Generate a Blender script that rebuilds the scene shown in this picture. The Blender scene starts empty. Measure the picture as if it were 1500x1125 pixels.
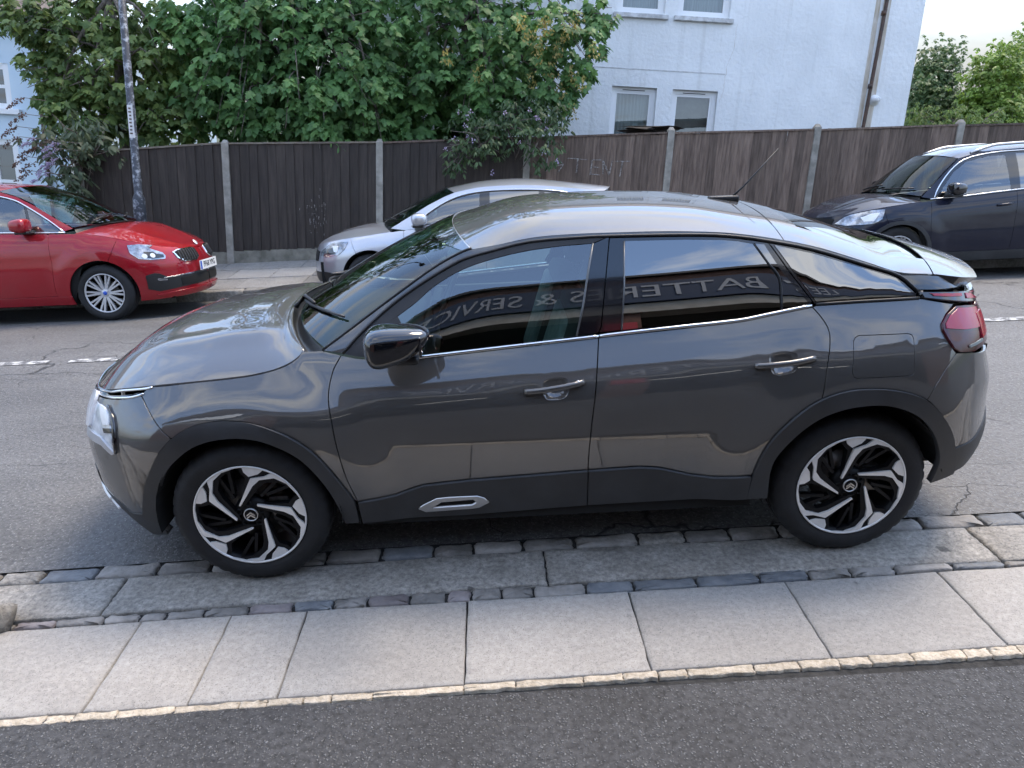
import bpy, bmesh, math, random
import numpy as np
from mathutils import Vector, Matrix, noise
from mathutils.geometry import delaunay_2d_cdt

random.seed(7); rng = np.random.default_rng(7)
sc = bpy.context.scene
COL = sc.collection

# ------------------------------------------------------------------ camera
# x runs along the street, y across it, z off the road plane; the street climbs to
# the right and away, so true "up" leans in this frame (UP below).
CAM = (1045.0, -0.2235, -3.6053, 1.971, 0.021, 0.3687, -0.0382)
UP = Vector((0.086, 0.106, 0.991)).normalized()
def cam_axes(yaw, pitch, roll):
    cy, sy = math.cos(yaw), math.sin(yaw)
    f = Vector((sy*math.cos(pitch), cy*math.cos(pitch), -math.sin(pitch)))
    r0 = Vector((cy, -sy, 0)); u0 = r0.cross(f)
    c, s = math.cos(roll), math.sin(roll)
    return r0*c+u0*s, u0*c-r0*s, f
_r, _u, _f = cam_axes(*CAM[4:])
cam = bpy.data.cameras.new('camera'); camo = bpy.data.objects.new('camera', cam); COL.objects.link(camo)
M = Matrix((_r, _u, -_f)).transposed().to_4x4(); M.translation = Vector(CAM[1:4]); camo.matrix_world = M
cam.sensor_width = 36; cam.lens = CAM[0]/1500*36; cam.clip_end = 3000; cam.clip_start = .05
sc.camera = camo

# ------------------------------------------------------------------ world, sun, exposure
SUN_EL, SUN_AZ = 60.0, 48.0          # azimuth measured from +x towards +y; a veiled sun stands high over the houses opposite
wd = bpy.data.worlds.new('World'); sc.world = wd; wd.use_nodes = True
nt = wd.node_tree; nt.nodes.clear()
def N(t, kind, **kw):
    n = t.nodes.new(kind)
    for k, v in kw.items():
        if k.startswith('_'): setattr(n, k[1:], v)
        else:
            kk = k.replace('__', ' ')
            n.inputs[int(kk[1:]) if kk[0] == 'i' and kk[1:].isdigit() else kk].default_value = v
    return n
L = lambda t, a, b: t.links.new(a, b)
sky = N(nt, 'ShaderNodeTexSky', _sky_type='NISHITA', _sun_disc=False)
sky.sun_elevation = math.radians(SUN_EL); sky.sun_rotation = math.radians(90-SUN_AZ)
sky.air_density = 1.0; sky.dust_density = .4; sky.ozone_density = 2.4
tc = N(nt, 'ShaderNodeTexCoord')
sep = N(nt, 'ShaderNodeSeparateXYZ'); L(nt, tc.outputs['Generated'], sep.inputs[0])
zz = N(nt, 'ShaderNodeMath', _operation='MAXIMUM', i1=0.0); L(nt, sep.outputs[2], zz.inputs[0])
za = N(nt, 'ShaderNodeMath', _operation='ADD', i1=.22); L(nt, zz.outputs[0], za.inputs[0])
dx = N(nt, 'ShaderNodeMath', _operation='DIVIDE'); L(nt, sep.outputs[0], dx.inputs[0]); L(nt, za.outputs[0], dx.inputs[1])
dy = N(nt, 'ShaderNodeMath', _operation='DIVIDE'); L(nt, sep.outputs[1], dy.inputs[0]); L(nt, za.outputs[0], dy.inputs[1])
cmb = N(nt, 'ShaderNodeCombineXYZ'); L(nt, dx.outputs[0], cmb.inputs[0]); L(nt, dy.outputs[0], cmb.inputs[1])
mp = N(nt, 'ShaderNodeMapping'); mp.inputs['Scale'].default_value = (.75, 1.7, 1); mp.inputs['Rotation'].default_value = (0, 0, .15); mp.inputs['Location'].default_value = (7.1, 4.6, 0)
L(nt, cmb.outputs[0], mp.inputs[0])
cn = N(nt, 'ShaderNodeTexNoise', Scale=2.1, Detail=7.0, Roughness=.60, Distortion=.5); L(nt, mp.outputs[0], cn.inputs['Vector'])
cr = N(nt, 'ShaderNodeValToRGB'); cr.color_ramp.elements[0].position = .45; cr.color_ramp.elements[1].position = .62
L(nt, cn.outputs['Fac'], cr.inputs[0])
# nearer the horizon the cloud layer closes up
hz = N(nt, 'ShaderNodeMapRange', i1=.04, i2=.42, i3=1.0, i4=0.0); L(nt, sep.outputs[2], hz.inputs[0])
mx = N(nt, 'ShaderNodeMath', _operation='MAXIMUM'); L(nt, cr.outputs[0], mx.inputs[0]); L(nt, hz.outputs[0], mx.inputs[1])
fa = N(nt, 'ShaderNodeMapRange', i3=.04, i4=.96); L(nt, mx.outputs[0], fa.inputs[0])
cn2 = N(nt, 'ShaderNodeTexNoise', Scale=3.0, Detail=5.0); L(nt, mp.outputs[0], cn2.inputs['Vector'])
ccol = N(nt, 'ShaderNodeMix', _data_type='RGBA'); ccol.inputs[6].default_value = (5.2, 5.5, 6.0, 1); ccol.inputs[7].default_value = (9.5, 9.6, 9.8, 1)
L(nt, cn2.outputs['Fac'], ccol.inputs[0])
mix = N(nt, 'ShaderNodeMix', _data_type='RGBA'); L(nt, fa.outputs[0], mix.inputs[0]); sk2 = N(nt, 'ShaderNodeVectorMath', _operation='SCALE'); sk2.inputs['Scale'].default_value = 1.45; L(nt, sky.outputs[0], sk2.inputs[0]); L(nt, sk2.outputs[0], mix.inputs[6]); L(nt, ccol.outputs[2], mix.inputs[7])
# an overcast dome is dimmer at the horizon than overhead
dm = N(nt, 'ShaderNodeMapRange', i1=0.0, i2=.5, i3=.17, i4=.72); L(nt, sep.outputs[2], dm.inputs[0])
vm = N(nt, 'ShaderNodeVectorMath', _operation='SCALE'); L(nt, ccol.outputs[2], vm.inputs[0]); L(nt, dm.outputs[0], vm.inputs['Scale']); L(nt, vm.outputs[0], mix.inputs[7])
bg = N(nt, 'ShaderNodeBackground', Strength=.145); L(nt, mix.outputs[2], bg.inputs[0])
wo = N(nt, 'ShaderNodeOutputWorld'); L(nt, bg.outputs[0], wo.inputs[0])

sl = bpy.data.lights.new('sun', 'SUN'); sl.energy = 1.5; sl.angle = math.radians(24); sl.color = (1, .83, .63)
so = bpy.data.objects.new('sun', sl); COL.objects.link(so)
a, e = math.radians(SUN_AZ), math.radians(SUN_EL)
sd = Vector((math.cos(e)*math.cos(a), math.cos(e)*math.sin(a), math.sin(e)))
so.rotation_euler = sd.to_track_quat('Z', 'Y').to_euler()
vs = sc.view_settings; vs.view_transform = 'Standard'; vs.look = 'None'; vs.gamma = 1; vs.exposure = 1.48
sc.cycles.use_denoising = True; sc.cycles.use_adaptive_sampling = True; sc.cycles.adaptive_threshold = .025; sc.cycles.adaptive_min_samples = 16
sc.cycles.max_bounces = 6; sc.cycles.diffuse_bounces = 3; sc.cycles.transparent_max_bounces = 10; sc.cycles.glossy_bounces = 4; sc.cycles.transmission_bounces = 4
sc.cycles.sample_clamp_indirect = 8.0

# ------------------------------------------------------------------ materials
MATS = {}
def newmat(name):
    m = bpy.data.materials.new(name); m.use_nodes = True; t = m.node_tree
    b = t.nodes['Principled BSDF']; MATS[name] = m
    return m, t, b
def rgba(c): return (c[0], c[1], c[2], 1)
def pmat(name, col, rough=.5, metal=0.0, coat=0.0, var=0.0, vscale=8.0, bump=0.0, bscale=60.0, col2=None, spec=.5, rnd=0.0, coatr=.03, rvar=0.0, detail=6.0, stretch=None, ramp=(.35, .65)):
    """Principled with noise-driven colour variation, roughness variation and bump in object space"""
    m, t, b = newmat(name)
    b.inputs['Base Color'].default_value = rgba(col); b.inputs['Roughness'].default_value = rough
    b.inputs['Metallic'].default_value = metal; b.inputs['Coat Weight'].default_value = coat; b.inputs['Coat Roughness'].default_value = coatr
    b.inputs['Specular IOR Level'].default_value = spec
    tcn = N(t, 'ShaderNodeTexCoord'); vec = tcn.outputs['Object']
    if stretch:
        mpn = N(t, 'ShaderNodeMapping'); mpn.inputs['Scale'].default_value = stretch; L(t, vec, mpn.inputs[0]); vec = mpn.outputs[0]
    if rnd:
        oi = N(t, 'ShaderNodeObjectInfo')
        ad = N(t, 'ShaderNodeVectorMath', _operation='ADD'); sc3 = N(t, 'ShaderNodeMath', _operation='MULTIPLY', i1=37.0)
        L(t, oi.outputs['Random'], sc3.inputs[0]); L(t, vec, ad.inputs[0]); L(t, sc3.outputs[0], ad.inputs[1]); vec = ad.outputs[0]
    out = None
    if var or col2:
        n = N(t, 'ShaderNodeTexNoise', Scale=vscale, Detail=detail, Roughness=.6); L(t, vec, n.inputs['Vector'])
        r = N(t, 'ShaderNodeValToRGB'); r.color_ramp.elements[0].position = ramp[0]; r.color_ramp.elements[1].position = ramp[1]
        c2 = col2 or tuple(min(1, x*(1+var)) for x in col); c1 = col if col2 else tuple(x*(1-var) for x in col)
        r.color_ramp.elements[0].color = rgba(c1); r.color_ramp.elements[1].color = rgba(c2)
        L(t, n.outputs['Fac'], r.inputs[0]); out = r.outputs[0]
        if rvar:
            mr = N(t, 'ShaderNodeMapRange', i3=rough-rvar, i4=rough+rvar); L(t, n.outputs['Fac'], mr.inputs[0]); L(t, mr.outputs[0], b.inputs['Roughness'])
    if rnd:
        mr = N(t, 'ShaderNodeMapRange', i3=1-rnd, i4=1+rnd); L(t, oi.outputs['Random'], mr.inputs[0])
        hs = N(t, 'ShaderNodeHueSaturation'); L(t, mr.outputs[0], hs.inputs['Value'])
        if out: L(t, out, hs.inputs['Color'])
        else: hs.inputs['Color'].default_value = rgba(col)
        out = hs.outputs[0]
    if out: L(t, out, b.inputs['Base Color'])
    if bump:
        n2 = N(t, 'ShaderNodeTexNoise', Scale=bscale, Detail=4.0); L(t, vec, n2.inputs['Vector'])
        bp = N(t, 'ShaderNodeBump', Strength=bump, Distance=.01); L(t, n2.outputs['Fac'], bp.inputs['Height']); L(t, bp.outputs[0], b.inputs['Normal'])
    return m
def glassmat(name, tint, ior=1.75, rough=0.0, dirt=0.0):
    """thin pane: tinted see-through plus Fresnel mirror (both faces of the pane)"""
    m, t, b = newmat(name); t.nodes.remove(b)
    tr = N(t, 'ShaderNodeBsdfTransparent'); tr.inputs[0].default_value = rgba(tint)
    gl = N(t, 'ShaderNodeBsdfGlossy', Roughness=rough); gl.inputs[0].default_value = (1, 1, 1, 1)
    f0 = ((ior-1)/(ior+1))**2
    lw = N(t, 'ShaderNodeLayerWeight', Blend=.5); pw = N(t, 'ShaderNodeMath', _operation='POWER', i1=5.0); L(t, lw.outputs['Facing'], pw.inputs[0])
    fr = N(t, 'ShaderNodeMapRange', i3=f0, i4=1.0); L(t, pw.outputs[0], fr.inputs[0]); ms = N(t, 'ShaderNodeMixShader')
    L(t, fr.outputs[0], ms.inputs[0]); L(t, tr.outputs[0], ms.inputs[1]); L(t, gl.outputs[0], ms.inputs[2])
    L(t, ms.outputs[0], t.nodes['Material Output'].inputs[0])
    return m
def emat(name, col, s):
    m, t, b = newmat(name); b.inputs['Base Color'].default_value = rgba(col); b.inputs['Emission Color'].default_value = rgba(col); b.inputs['Emission Strength'].default_value = s
    return m

def carpaint(name, col, flake=.25, metal=.22, rough=.42, dust=.0, cior=1.5):
    m, t, b = newmat(name)
    b.inputs['Metallic'].default_value = metal; b.inputs['Roughness'].default_value = rough
    b.inputs['Specular IOR Level'].default_value = .12
    b.inputs['Coat Weight'].default_value = 1.0; b.inputs['Coat Roughness'].default_value = .02; b.inputs['Coat IOR'].default_value = cior
    tcn = N(t, 'ShaderNodeTexCoord')
    n = N(t, 'ShaderNodeTexNoise', Scale=900.0, Detail=1.0); L(t, tcn.outputs['Object'], n.inputs['Vector'])
    r = N(t, 'ShaderNodeMapRange', i3=1-flake, i4=1+flake); L(t, n.outputs['Fac'], r.inputs[0])
    n2 = N(t, 'ShaderNodeTexNoise', Scale=2.2, Detail=7.0, Roughness=.65); L(t, tcn.outputs['Object'], n2.inputs['Vector'])
    r2 = N(t, 'ShaderNodeMapRange', i1=.45, i2=.75, i3=0.0, i4=dust); L(t, n2.outputs['Fac'], r2.inputs[0])
    hs = N(t, 'ShaderNodeHueSaturation'); hs.inputs['Color'].default_value = rgba(col); L(t, r.outputs[0], hs.inputs['Value'])
    mxn = N(t, 'ShaderNodeMix', _data_type='RGBA'); mxn.inputs[7].default_value = (.26, .25, .23, 1)
    L(t, r2.outputs[0], mxn.inputs[0]); L(t, hs.outputs[0], mxn.inputs[6]); L(t, mxn.outputs[2], b.inputs['Base Color'])
    cr_ = N(t, 'ShaderNodeMapRange', i1=.4, i2=.8, i3=.012, i4=.012+dust*.5); L(t, n2.outputs['Fac'], cr_.inputs[0]); L(t, cr_.outputs[0], b.inputs['Coat Roughness'])
    return m
carpaint('paint_grey', (.076, .072, .068), dust=.05, cior=1.85)
carpaint('paint_red', (.30, .006, .014), metal=.3, dust=.06)
carpaint('paint_silver', (.50, .52, .57), metal=.7, rough=.3, dust=.05)
carpaint('paint_navy', (.006, .008, .020), metal=.0, dust=.03, cior=1.42)
pmat('plastic_trim', (.028, .029, .031), .55, var=.25, vscale=5, bump=.05, bscale=500, rvar=.1)
pmat('plastic_black', (.012, .012, .013), .45)
pmat('gloss_black', (.006, .006, .008), .12, coat=1.0)
pmat('matte_dark', (.03, .03, .032), .5, var=.2)
pmat('chrome', (.75, .76, .78), .12, metal=1.0)
pmat('satin_silver', (.55, .55, .55), .3, metal=1.0)
pmat('alloy', (.72, .71, .69), .3, metal=.35, var=.06, vscale=20)
pmat('alloy_mid', (.16, .165, .17), .35, metal=.5)
pmat('alloy_dark', (.004, .004, .005), .5, spec=.25)
pmat('alloy_grey', (.50, .50, .51), .3, metal=.4, var=.1)
pmat('rubber', (.011, .011, .012), .75, var=.35, vscale=14, bump=.15, bscale=90, rvar=.08)
pmat('void', (.004, .004, .004), .9)
pmat('seat_cloth', (.03, .034, .034), .8, var=.2, vscale=30)
pmat('seat_light', (.17, .20, .20), .7, var=.2, vscale=20)
pmat('dash', (.018, .019, .02), .6)
pmat('brake', (.16, .15, .14), .45, metal=.8, var=.3, vscale=30)
glassmat('glass_clear', (.58, .72, .67), 2.45)
glassmat('glass_screen', (.34, .47, .42), 1.55)
glassmat('glass_privacy', (.03, .032, .035), 2.9)
glassmat('glass_house', (.5, .55, .56), 2.0)
glassmat('lens_clear', (.85, .88, .9), 1.6)
pmat('lamp_red', (.30, .004, .02), .15, coat=.25)
pmat('lamp_pink', (.30, .008, .05), .15, coat=.3)
pmat('lamp_darkred', (.05, .003, .008), .12, coat=.2)
pmat('lamp_white', (.82, .83, .84), .15, coat=1.0)
pmat('lamp_bowl', (.34, .35, .37), .2, metal=.85, var=.5, vscale=14)
pmat('lamp_glass', (.66, .69, .72), .14, metal=.25, coat=1.0, var=.25, vscale=22)
pmat('mirror_glass', (.8, .8, .8), .02, metal=1.0)
pmat('plate_white', (.80, .80, .78), .4)
pmat('plate_ink', (.01, .01, .012), .5)
pmat('plate_blue', (.02, .09, .5), .4)

def link(name, me, mat=None, parent=None, **props):
    o = bpy.data.objects.new(name, me); COL.objects.link(o)
    if mat and me is not None and not len(me.materials):
        for q in (mat if isinstance(mat, (list, tuple)) else [mat]): me.materials.append(MATS[q])
    if parent is not None: o.parent = parent
    for k, v in props.items(): o[k] = v
    return o
def thing(name, label, cat, loc=(0, 0, 0), rot=None, group=None):
    o = bpy.data.objects.new(name, None); COL.objects.link(o); o.location = loc; o.empty_display_size = .2
    if rot is not None:
        if isinstance(rot, Matrix): o.rotation_euler = rot.to_euler()
        else: o.rotation_euler = rot
    o['label'] = label; o['category'] = cat
    if group: o['group'] = group
    return o
def mesh(name, V, Fc, smooth=True, nrm=None):
    me = bpy.data.meshes.new(name); me.from_pydata([tuple(map(float, v)) for v in V], [], [tuple(map(int, f)) for f in Fc]); me.update()
    if smooth: me.polygons.foreach_set('use_smooth', [True]*len(me.polygons))
    if nrm is not None: me.normals_split_custom_set_from_vertices([tuple(map(float, n)) for n in nrm])
    return me
class MB:
    """collects simple solids into one mesh"""
    def __init__(s): s.v = []; s.f = []
    def box(s, lo, hi, rot=None, bev=0):
        x0, y0, z0 = lo; x1, y1, z1 = hi
        if bev:
            bm = bmesh.new(); bmesh.ops.create_cube(bm, size=1)
            for v in bm.verts: v.co = Vector(((x0+x1)/2+v.co.x*(x1-x0), (y0+y1)/2+v.co.y*(y1-y0), (z0+z1)/2+v.co.z*(z1-z0)))
            bmesh.ops.bevel(bm, geom=list(bm.edges), offset=bev, segments=2, affect='EDGES', profile=.6)
            bm.verts.index_update(); n = len(s.v)
            s.v += [(rot @ v.co if rot else v.co.copy()) for v in bm.verts]; s.f += [tuple(n+v.index for v in f.verts) for f in bm.faces]; bm.free(); return s
        n = len(s.v); P = [(x0, y0, z0), (x1, y0, z0), (x1, y1, z0), (x0, y1, z0), (x0, y0, z1), (x1, y0, z1), (x1, y1, z1), (x0, y1, z1)]
        s.v += [(rot @ Vector(p)) if rot else Vector(p) for p in P]
        s.f += [tuple(n+i for i in q) for q in ((0, 3, 2, 1), (4, 5, 6, 7), (0, 1, 5, 4), (1, 2, 6, 5), (2, 3, 7, 6), (3, 0, 4, 7))]; return s
    def tube(s, pts, rad, k=10, cap=True):
        pts = [Vector(p) for p in pts]; rad = rad if isinstance(rad, (list, tuple)) else [rad]*len(pts); n0 = len(s.v); up = Vector((.31, .17, .93))
        for i, p in enumerate(pts):
            d = (pts[min(i+1, len(pts)-1)]-pts[max(i-1, 0)]).normalized(); a = d.cross(up)
            if a.length < 1e-3: a = d.cross(Vector((1, 0, 0)))
            a.normalize(); b = d.cross(a)
            s.v += [p+(a*math.cos(2*math.pi*j/k)+b*math.sin(2*math.pi*j/k))*rad[i] for j in range(k)]
        for i in range(len(pts)-1):
            for j in range(k): s.f.append((n0+i*k+j, n0+i*k+(j+1) % k, n0+(i+1)*k+(j+1) % k, n0+(i+1)*k+j))
        if cap: s.f.append(tuple(n0+j for j in range(k))[::-1]); s.f.append(tuple(n0+(len(pts)-1)*k+j for j in range(k)))
        return s
    def prism(s, pts, z0, z1, fn=None):
        """extrude a 2D outline; fn maps (u,v,w)->xyz"""
        fn = fn or (lambda u, v, w: (u, v, w)); n = len(s.v); k = len(pts)
        s.v += [Vector(fn(u, v, z0)) for u, v in pts]+[Vector(fn(u, v, z1)) for u, v in pts]
        s.f.append(tuple(n+i for i in range(k))[::-1]); s.f.append(tuple(n+k+i for i in range(k)))
        for i in range(k): s.f.append((n+i, n+(i+1) % k, n+k+(i+1) % k, n+k+i))
        return s
    def build(s, name, mat, parent=None, smooth=False, auto=None, **props):
        me = mesh(name, s.v, s.f, smooth)
        if smooth and auto: 
            try: me.set_sharp_from_angle(angle=math.radians(auto))
            except Exception: pass
        return link(name, me, mat, parent, **props)
def lathe(prof, k=48, axis='y'):
    """profile [(r, h)] revolved about y"""
    V, Fc = [], []
    for r, h in prof:
        for j in range(k):
            a = 2*math.pi*j/k; V.append((r*math.cos(a), h, r*math.sin(a)))
    for i in range(len(prof)-1):
        for j in range(k): Fc.append((i*k+j, i*k+(j+1) % k, (i+1)*k+(j+1) % k, (i+1)*k+j))
    return V, Fc
# ------------------------------------------------------------------ car surfaces (numpy)
def spl(pts):
    # monotone-ish cubic (pchip-like via finite-diff Catmull) interpolation
    X=np.array([p[0] for p in pts],float); Y=np.array([p[1] for p in pts],float)
    d=np.diff(Y)/np.diff(X); m=np.empty(len(X)); m[0]=d[0]; m[-1]=d[-1]
    h=np.diff(X); m[1:-1]=(d[:-1]*h[1:]+d[1:]*h[:-1])/(h[1:]+h[:-1])
    def f(x):
        x=np.asarray(x,float); xc=np.clip(x,X[0],X[-1])
        i=np.clip(np.searchsorted(X,xc)-1,0,len(X)-2); t=(xc-X[i])/h[i]
        r=(2*t**3-3*t*t+1)*Y[i]+(t**3-2*t*t+t)*h[i]*m[i]+(-2*t**3+3*t*t)*Y[i+1]+(t**3-t*t)*h[i]*m[i+1]
        return r+(x-xc)*np.where(x<X[0],m[0],m[-1])
    return f
def sstep(a,b,x):
    t=np.clip((x-a)/(b-a),0,1); return t*t*(3-2*t)
class Shape:
    def __init__(s,d):
        s.__dict__.update(d)
        for k in ('ztop','w0','roll','tuck','xf','xr','zrail','zc'):
            if k in d: setattr(s,k,spl(d[k]))
    def wmid(s,x,z):
        d=s.ztop(x)-z
        w=s.w0(x)-s.roll(np.maximum(d,0)) - np.maximum(-d,0)*.9 -s.tuck(z)
        for cx,A in s.flare:
            r=np.sqrt((x-cx)**2+(z-s.zw)**2)
            w=w+A*sstep(s.fr[1],s.fr[0],r)
        return w
    def pz2xy(s,p,z):
        """unrolled p -> x,y(halfwidth)"""
        p=np.asarray(p,float); z=np.asarray(z,float)
        x=p.copy(); k=np.ones_like(p*z)
        x=np.broadcast_to(x,k.shape).copy()
        tf=np.clip((s.x0f-p)/s.lf,0,1); tr=np.clip((p-s.x0r)/s.lr,0,1)
        sf=np.sin(tf*np.pi/2); sr=np.sin(tr*np.pi/2)
        Lf=s.x0f-s.xf(z); Lr=s.xr(z)-s.x0r
        x=np.where(p<s.x0f,s.x0f-Lf*sf,x); x=np.where(p>s.x0r,s.x0r+Lr*sr,x)
        k=k*np.power(np.clip(1-sf**s.nf,0,1),1/s.mf)*np.power(np.clip(1-sr**s.nr,0,1),1/s.mr)
        return x,s.wmid(x,z)*k
    def x2p(s,x,z):
        x=np.asarray(x,float)
        Lf=s.x0f-s.xf(z); Lr=s.xr(z)-s.x0r
        a=np.arcsin(np.clip((s.x0f-x)/Lf,0,1))*2/np.pi; b=np.arcsin(np.clip((x-s.x0r)/Lr,0,1))*2/np.pi
        return np.where(x<s.x0f,s.x0f-s.lf*a,np.where(x>s.x0r,s.x0r+s.lr*b,x))
    def W(s,x,z):
        return s.pz2xy(s.x2p(x,z),z)[1]
    def G(s,x,z):
        """greenhouse half width"""
        zb=s.ztop(x); h=z-zb
        yb=s.W(x,zb)-s.gin
        y=yb-s.gk*h-s.gk2*h*h
        y=y-s.gf*np.maximum(s.gfx-x,0)**2*sstep(-.02,.25,h)-s.gr*np.maximum(x-s.grx,0)**2*sstep(-.02,.2,h)
        return y
C4=dict(
 ztop=[(-2.25,.78),(-2.05,.87),(-1.85,.925),(-1.68,.95),(-1.36,.975),(-1.1,1.005),(-.85,1.025),(-.533,1.046),(.19,1.096),(.6,1.12),(.92,1.148),(1.15,1.185),(1.4,1.20),(1.7,1.185),(1.95,1.15),(2.2,1.1)],
 w0=[(-2.3,.86),(-1.6,.87),(-1.2,.885),(-.6,.895),(.2,.90),(1.2,.905),(1.7,.895),(2.2,.87)],
 roll=[(0,.135),(.03,.116),(.06,.097),(.10,.072),(.15,.043),(.19,.022),(.23,.009),(.28,.002),(.34,0),(1.2,0)],
 tuck=[(-.2,.20),(.2,.115),(.3,.092),(.4,.071),(.5,.051),(.62,.028),(.72,.011),(.80,.002),(.88,0),(1.3,0)],
 xf=[(.15,-2.10),(.25,-2.19),(.35,-2.235),(.5,-2.245),(.62,-2.24),(.72,-2.215),(.8,-2.18),(.87,-2.13),(.95,-2.06),(1.05,-1.95)],
 xr=[(.2,2.0),(.287,2.08),(.372,2.153),(.51,2.18),(.6,2.15),(.7,2.125),(.785,2.11),(.91,2.055),(1.03,2.03),(1.13,1.99),(1.25,1.95)],
 x0f=-1.40,lf=1.3,nf=3,mf=2.6,x0r=1.5,lr=1.2,nr=3,mr=2.6,
 flare=[(-1.335,.026),(1.335,.030)],zw=.345,fr=(.50,.72),
 gin=.004,gk=.345,gk2=.26,gf=.10,gfx=-.2,gr=.12,grx=.8,
 zrail=[(-.45,1.36),(-.279,1.427),(-.064,1.452),(.149,1.46),(.27,1.459),(.591,1.452),(.77,1.439),(.94,1.411),(1.137,1.366),(1.391,1.279),(1.523,1.222),(1.75,1.185),(2.0,1.15)],
)
# ---- top lofts of the grey car
S4=Shape(C4)
_e=[(-1.038,1.052),(-1.047,1.036),(-1.067,1.02),(-1.129,0.992),(-1.231,0.97),(-1.36,0.956),(-1.517,0.943),(-1.708,0.921),(-1.83,0.899),(-1.976,0.864),(-2.083,0.829)]
def bonnet_edge():
    pts=[]
    for x,z in _e: pts.append((x,-float(S4.W(x,z)),z))
    # nose: follow plan curve to the centre
    for x,z,k in ((-2.08,.838,1),(-2.11,.822,1),(-2.125,.808,1),(-2.135,.798,1)):
        pts.append((x,-float(S4.W(x,z)),z))
    pts.append((-2.14,-.02,.79))
    return np.array(pts)
BE=bonnet_edge()
_s=np.concatenate([[0],np.cumsum(np.linalg.norm(np.diff(BE,axis=0),axis=1))]); _s/=_s[-1]
bex,bey,bez=[spl(list(zip(_s,BE[:,i]))) for i in range(3)]
bon_h=spl([(-2.2,.0),(-2.12,.035),(-2.0,.098),(-1.8,.136),(-1.6,.143),(-1.35,.15),(-1.15,.118),(-1.03,.05)])
bon_bow=spl([(-2.2,0),(-1.6,-.0),(-1.3,-.06),(-1.1,-.15),(-1.026,-.19)])
def bonnet(s,t):
    s=np.asarray(s,float); t=np.asarray(t,float)
    x=bex(s); y=bey(s); z=bez(s)
    a=np.abs(t)
    ridge=.012*np.exp(-((a-.62)/.10)**2)*sstep(-2.05,-1.7,x)*(1-sstep(-1.25,-1.05,x))
    return np.stack([x+bon_bow(x)*(1-t*t), y*t*-1*-1, z+bon_h(x)*(1-a**2.4)+ridge*1.0],-1)
# roof
redge=spl([(-0.31,1.424),(-0.22,1.435),(-0.063,1.46),(0.151,1.47),(0.272,1.47),(0.59,1.465),(0.765,1.454),(0.926,1.431),(1.111,1.392),(1.345,1.317),(1.468,1.276),(1.627,1.258),(1.75,1.241),(1.9,1.212)])
_rx=[-.31,-.15,0,.15,.3,.6,.9,1.1,1.326,1.445]
ryed=spl([(x,float(S4.G(x,redge(x)))) for x in _rx]+[(1.627,float(S4.G(1.627,1.25))-.005),(1.75,.71),(1.86,.64)])
roof_h=spl([(-.31,.045),(-.1,.08),(.2,.088),(.6,.085),(.9,.08),(1.1,.082),(1.3,.08),(1.5,.062),(1.7,.032),(1.86,.0)])
roof_bow=spl([(-.31,-.10),(-.1,-.06),(.2,0),(.9,0),(1.2,.05),(1.6,.13),(1.86,.19)])
def roof(x,t):
    x=np.asarray(x,float); t=np.asarray(t,float); a=np.abs(t)
    return np.stack([x+roof_bow(x)*(1-t*t), ryed(x)*t, redge(x)+roof_h(x)*(1-a**2.6)+0*t],-1)
# ------------------------------------------------------------------ car panel library
def crv(pts, n=5):
    P = [np.array(p, float) for p in pts]; P = [2*P[0]-P[1]]+P+[2*P[-1]-P[-2]]; o = []
    for i in range(1, len(P)-2):
        for k in range(n):
            t = k/n; a, b, c, d = P[i-1:i+3]
            o.append(tuple(.5*(2*b+(c-a)*t+(2*a-5*b+4*c-d)*t*t+(3*b-a-3*c+d)*t**3)))
    o.append(tuple(P[-2])); return o
def resample(poly, ds):
    o = []
    for i in range(len(poly)):
        a = np.array(poly[i], float); b = np.array(poly[(i+1) % len(poly)], float); k = max(1, int(np.ceil(np.linalg.norm(b-a)/ds)))
        o += [a+(b-a)*j/k for j in range(k)]
    q = [o[0]]
    for p in o[1:]:
        if np.linalg.norm(p-q[-1]) > 1e-3: q.append(p)
    if np.linalg.norm(q[0]-q[-1]) < 1e-3: q.pop()
    return np.array(q)
def inset(P, g):
    if not g: return P
    x, y = P[:, 0], P[:, 1]; A = .5*np.sum(x*np.roll(y, -1)-np.roll(x, -1)*y); s = 1 if A > 0 else -1
    e = np.roll(P, -1, 0)-P; e /= np.maximum(np.linalg.norm(e, axis=1, keepdims=True), 1e-9); n = s*np.stack([-e[:, 1], e[:, 0]], 1)
    m = n+np.roll(n, 1, 0); d = np.maximum(np.sum(m*m, 1, keepdims=True)/2, .5)
    return P+m/d*g
def inside(P, q):
    r = np.zeros(len(q), bool); x, y = q[:, 0], q[:, 1]
    for i in range(len(P)):
        (x0, y0), (x1, y1) = P[i-1], P[i]
        c = (y0 > y) != (y1 > y)
        with np.errstate(divide='ignore', invalid='ignore'): r ^= c & (x < (x1-x0)*(y-y0)/(y1-y0+1e-30)+x0)
    return r
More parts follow.
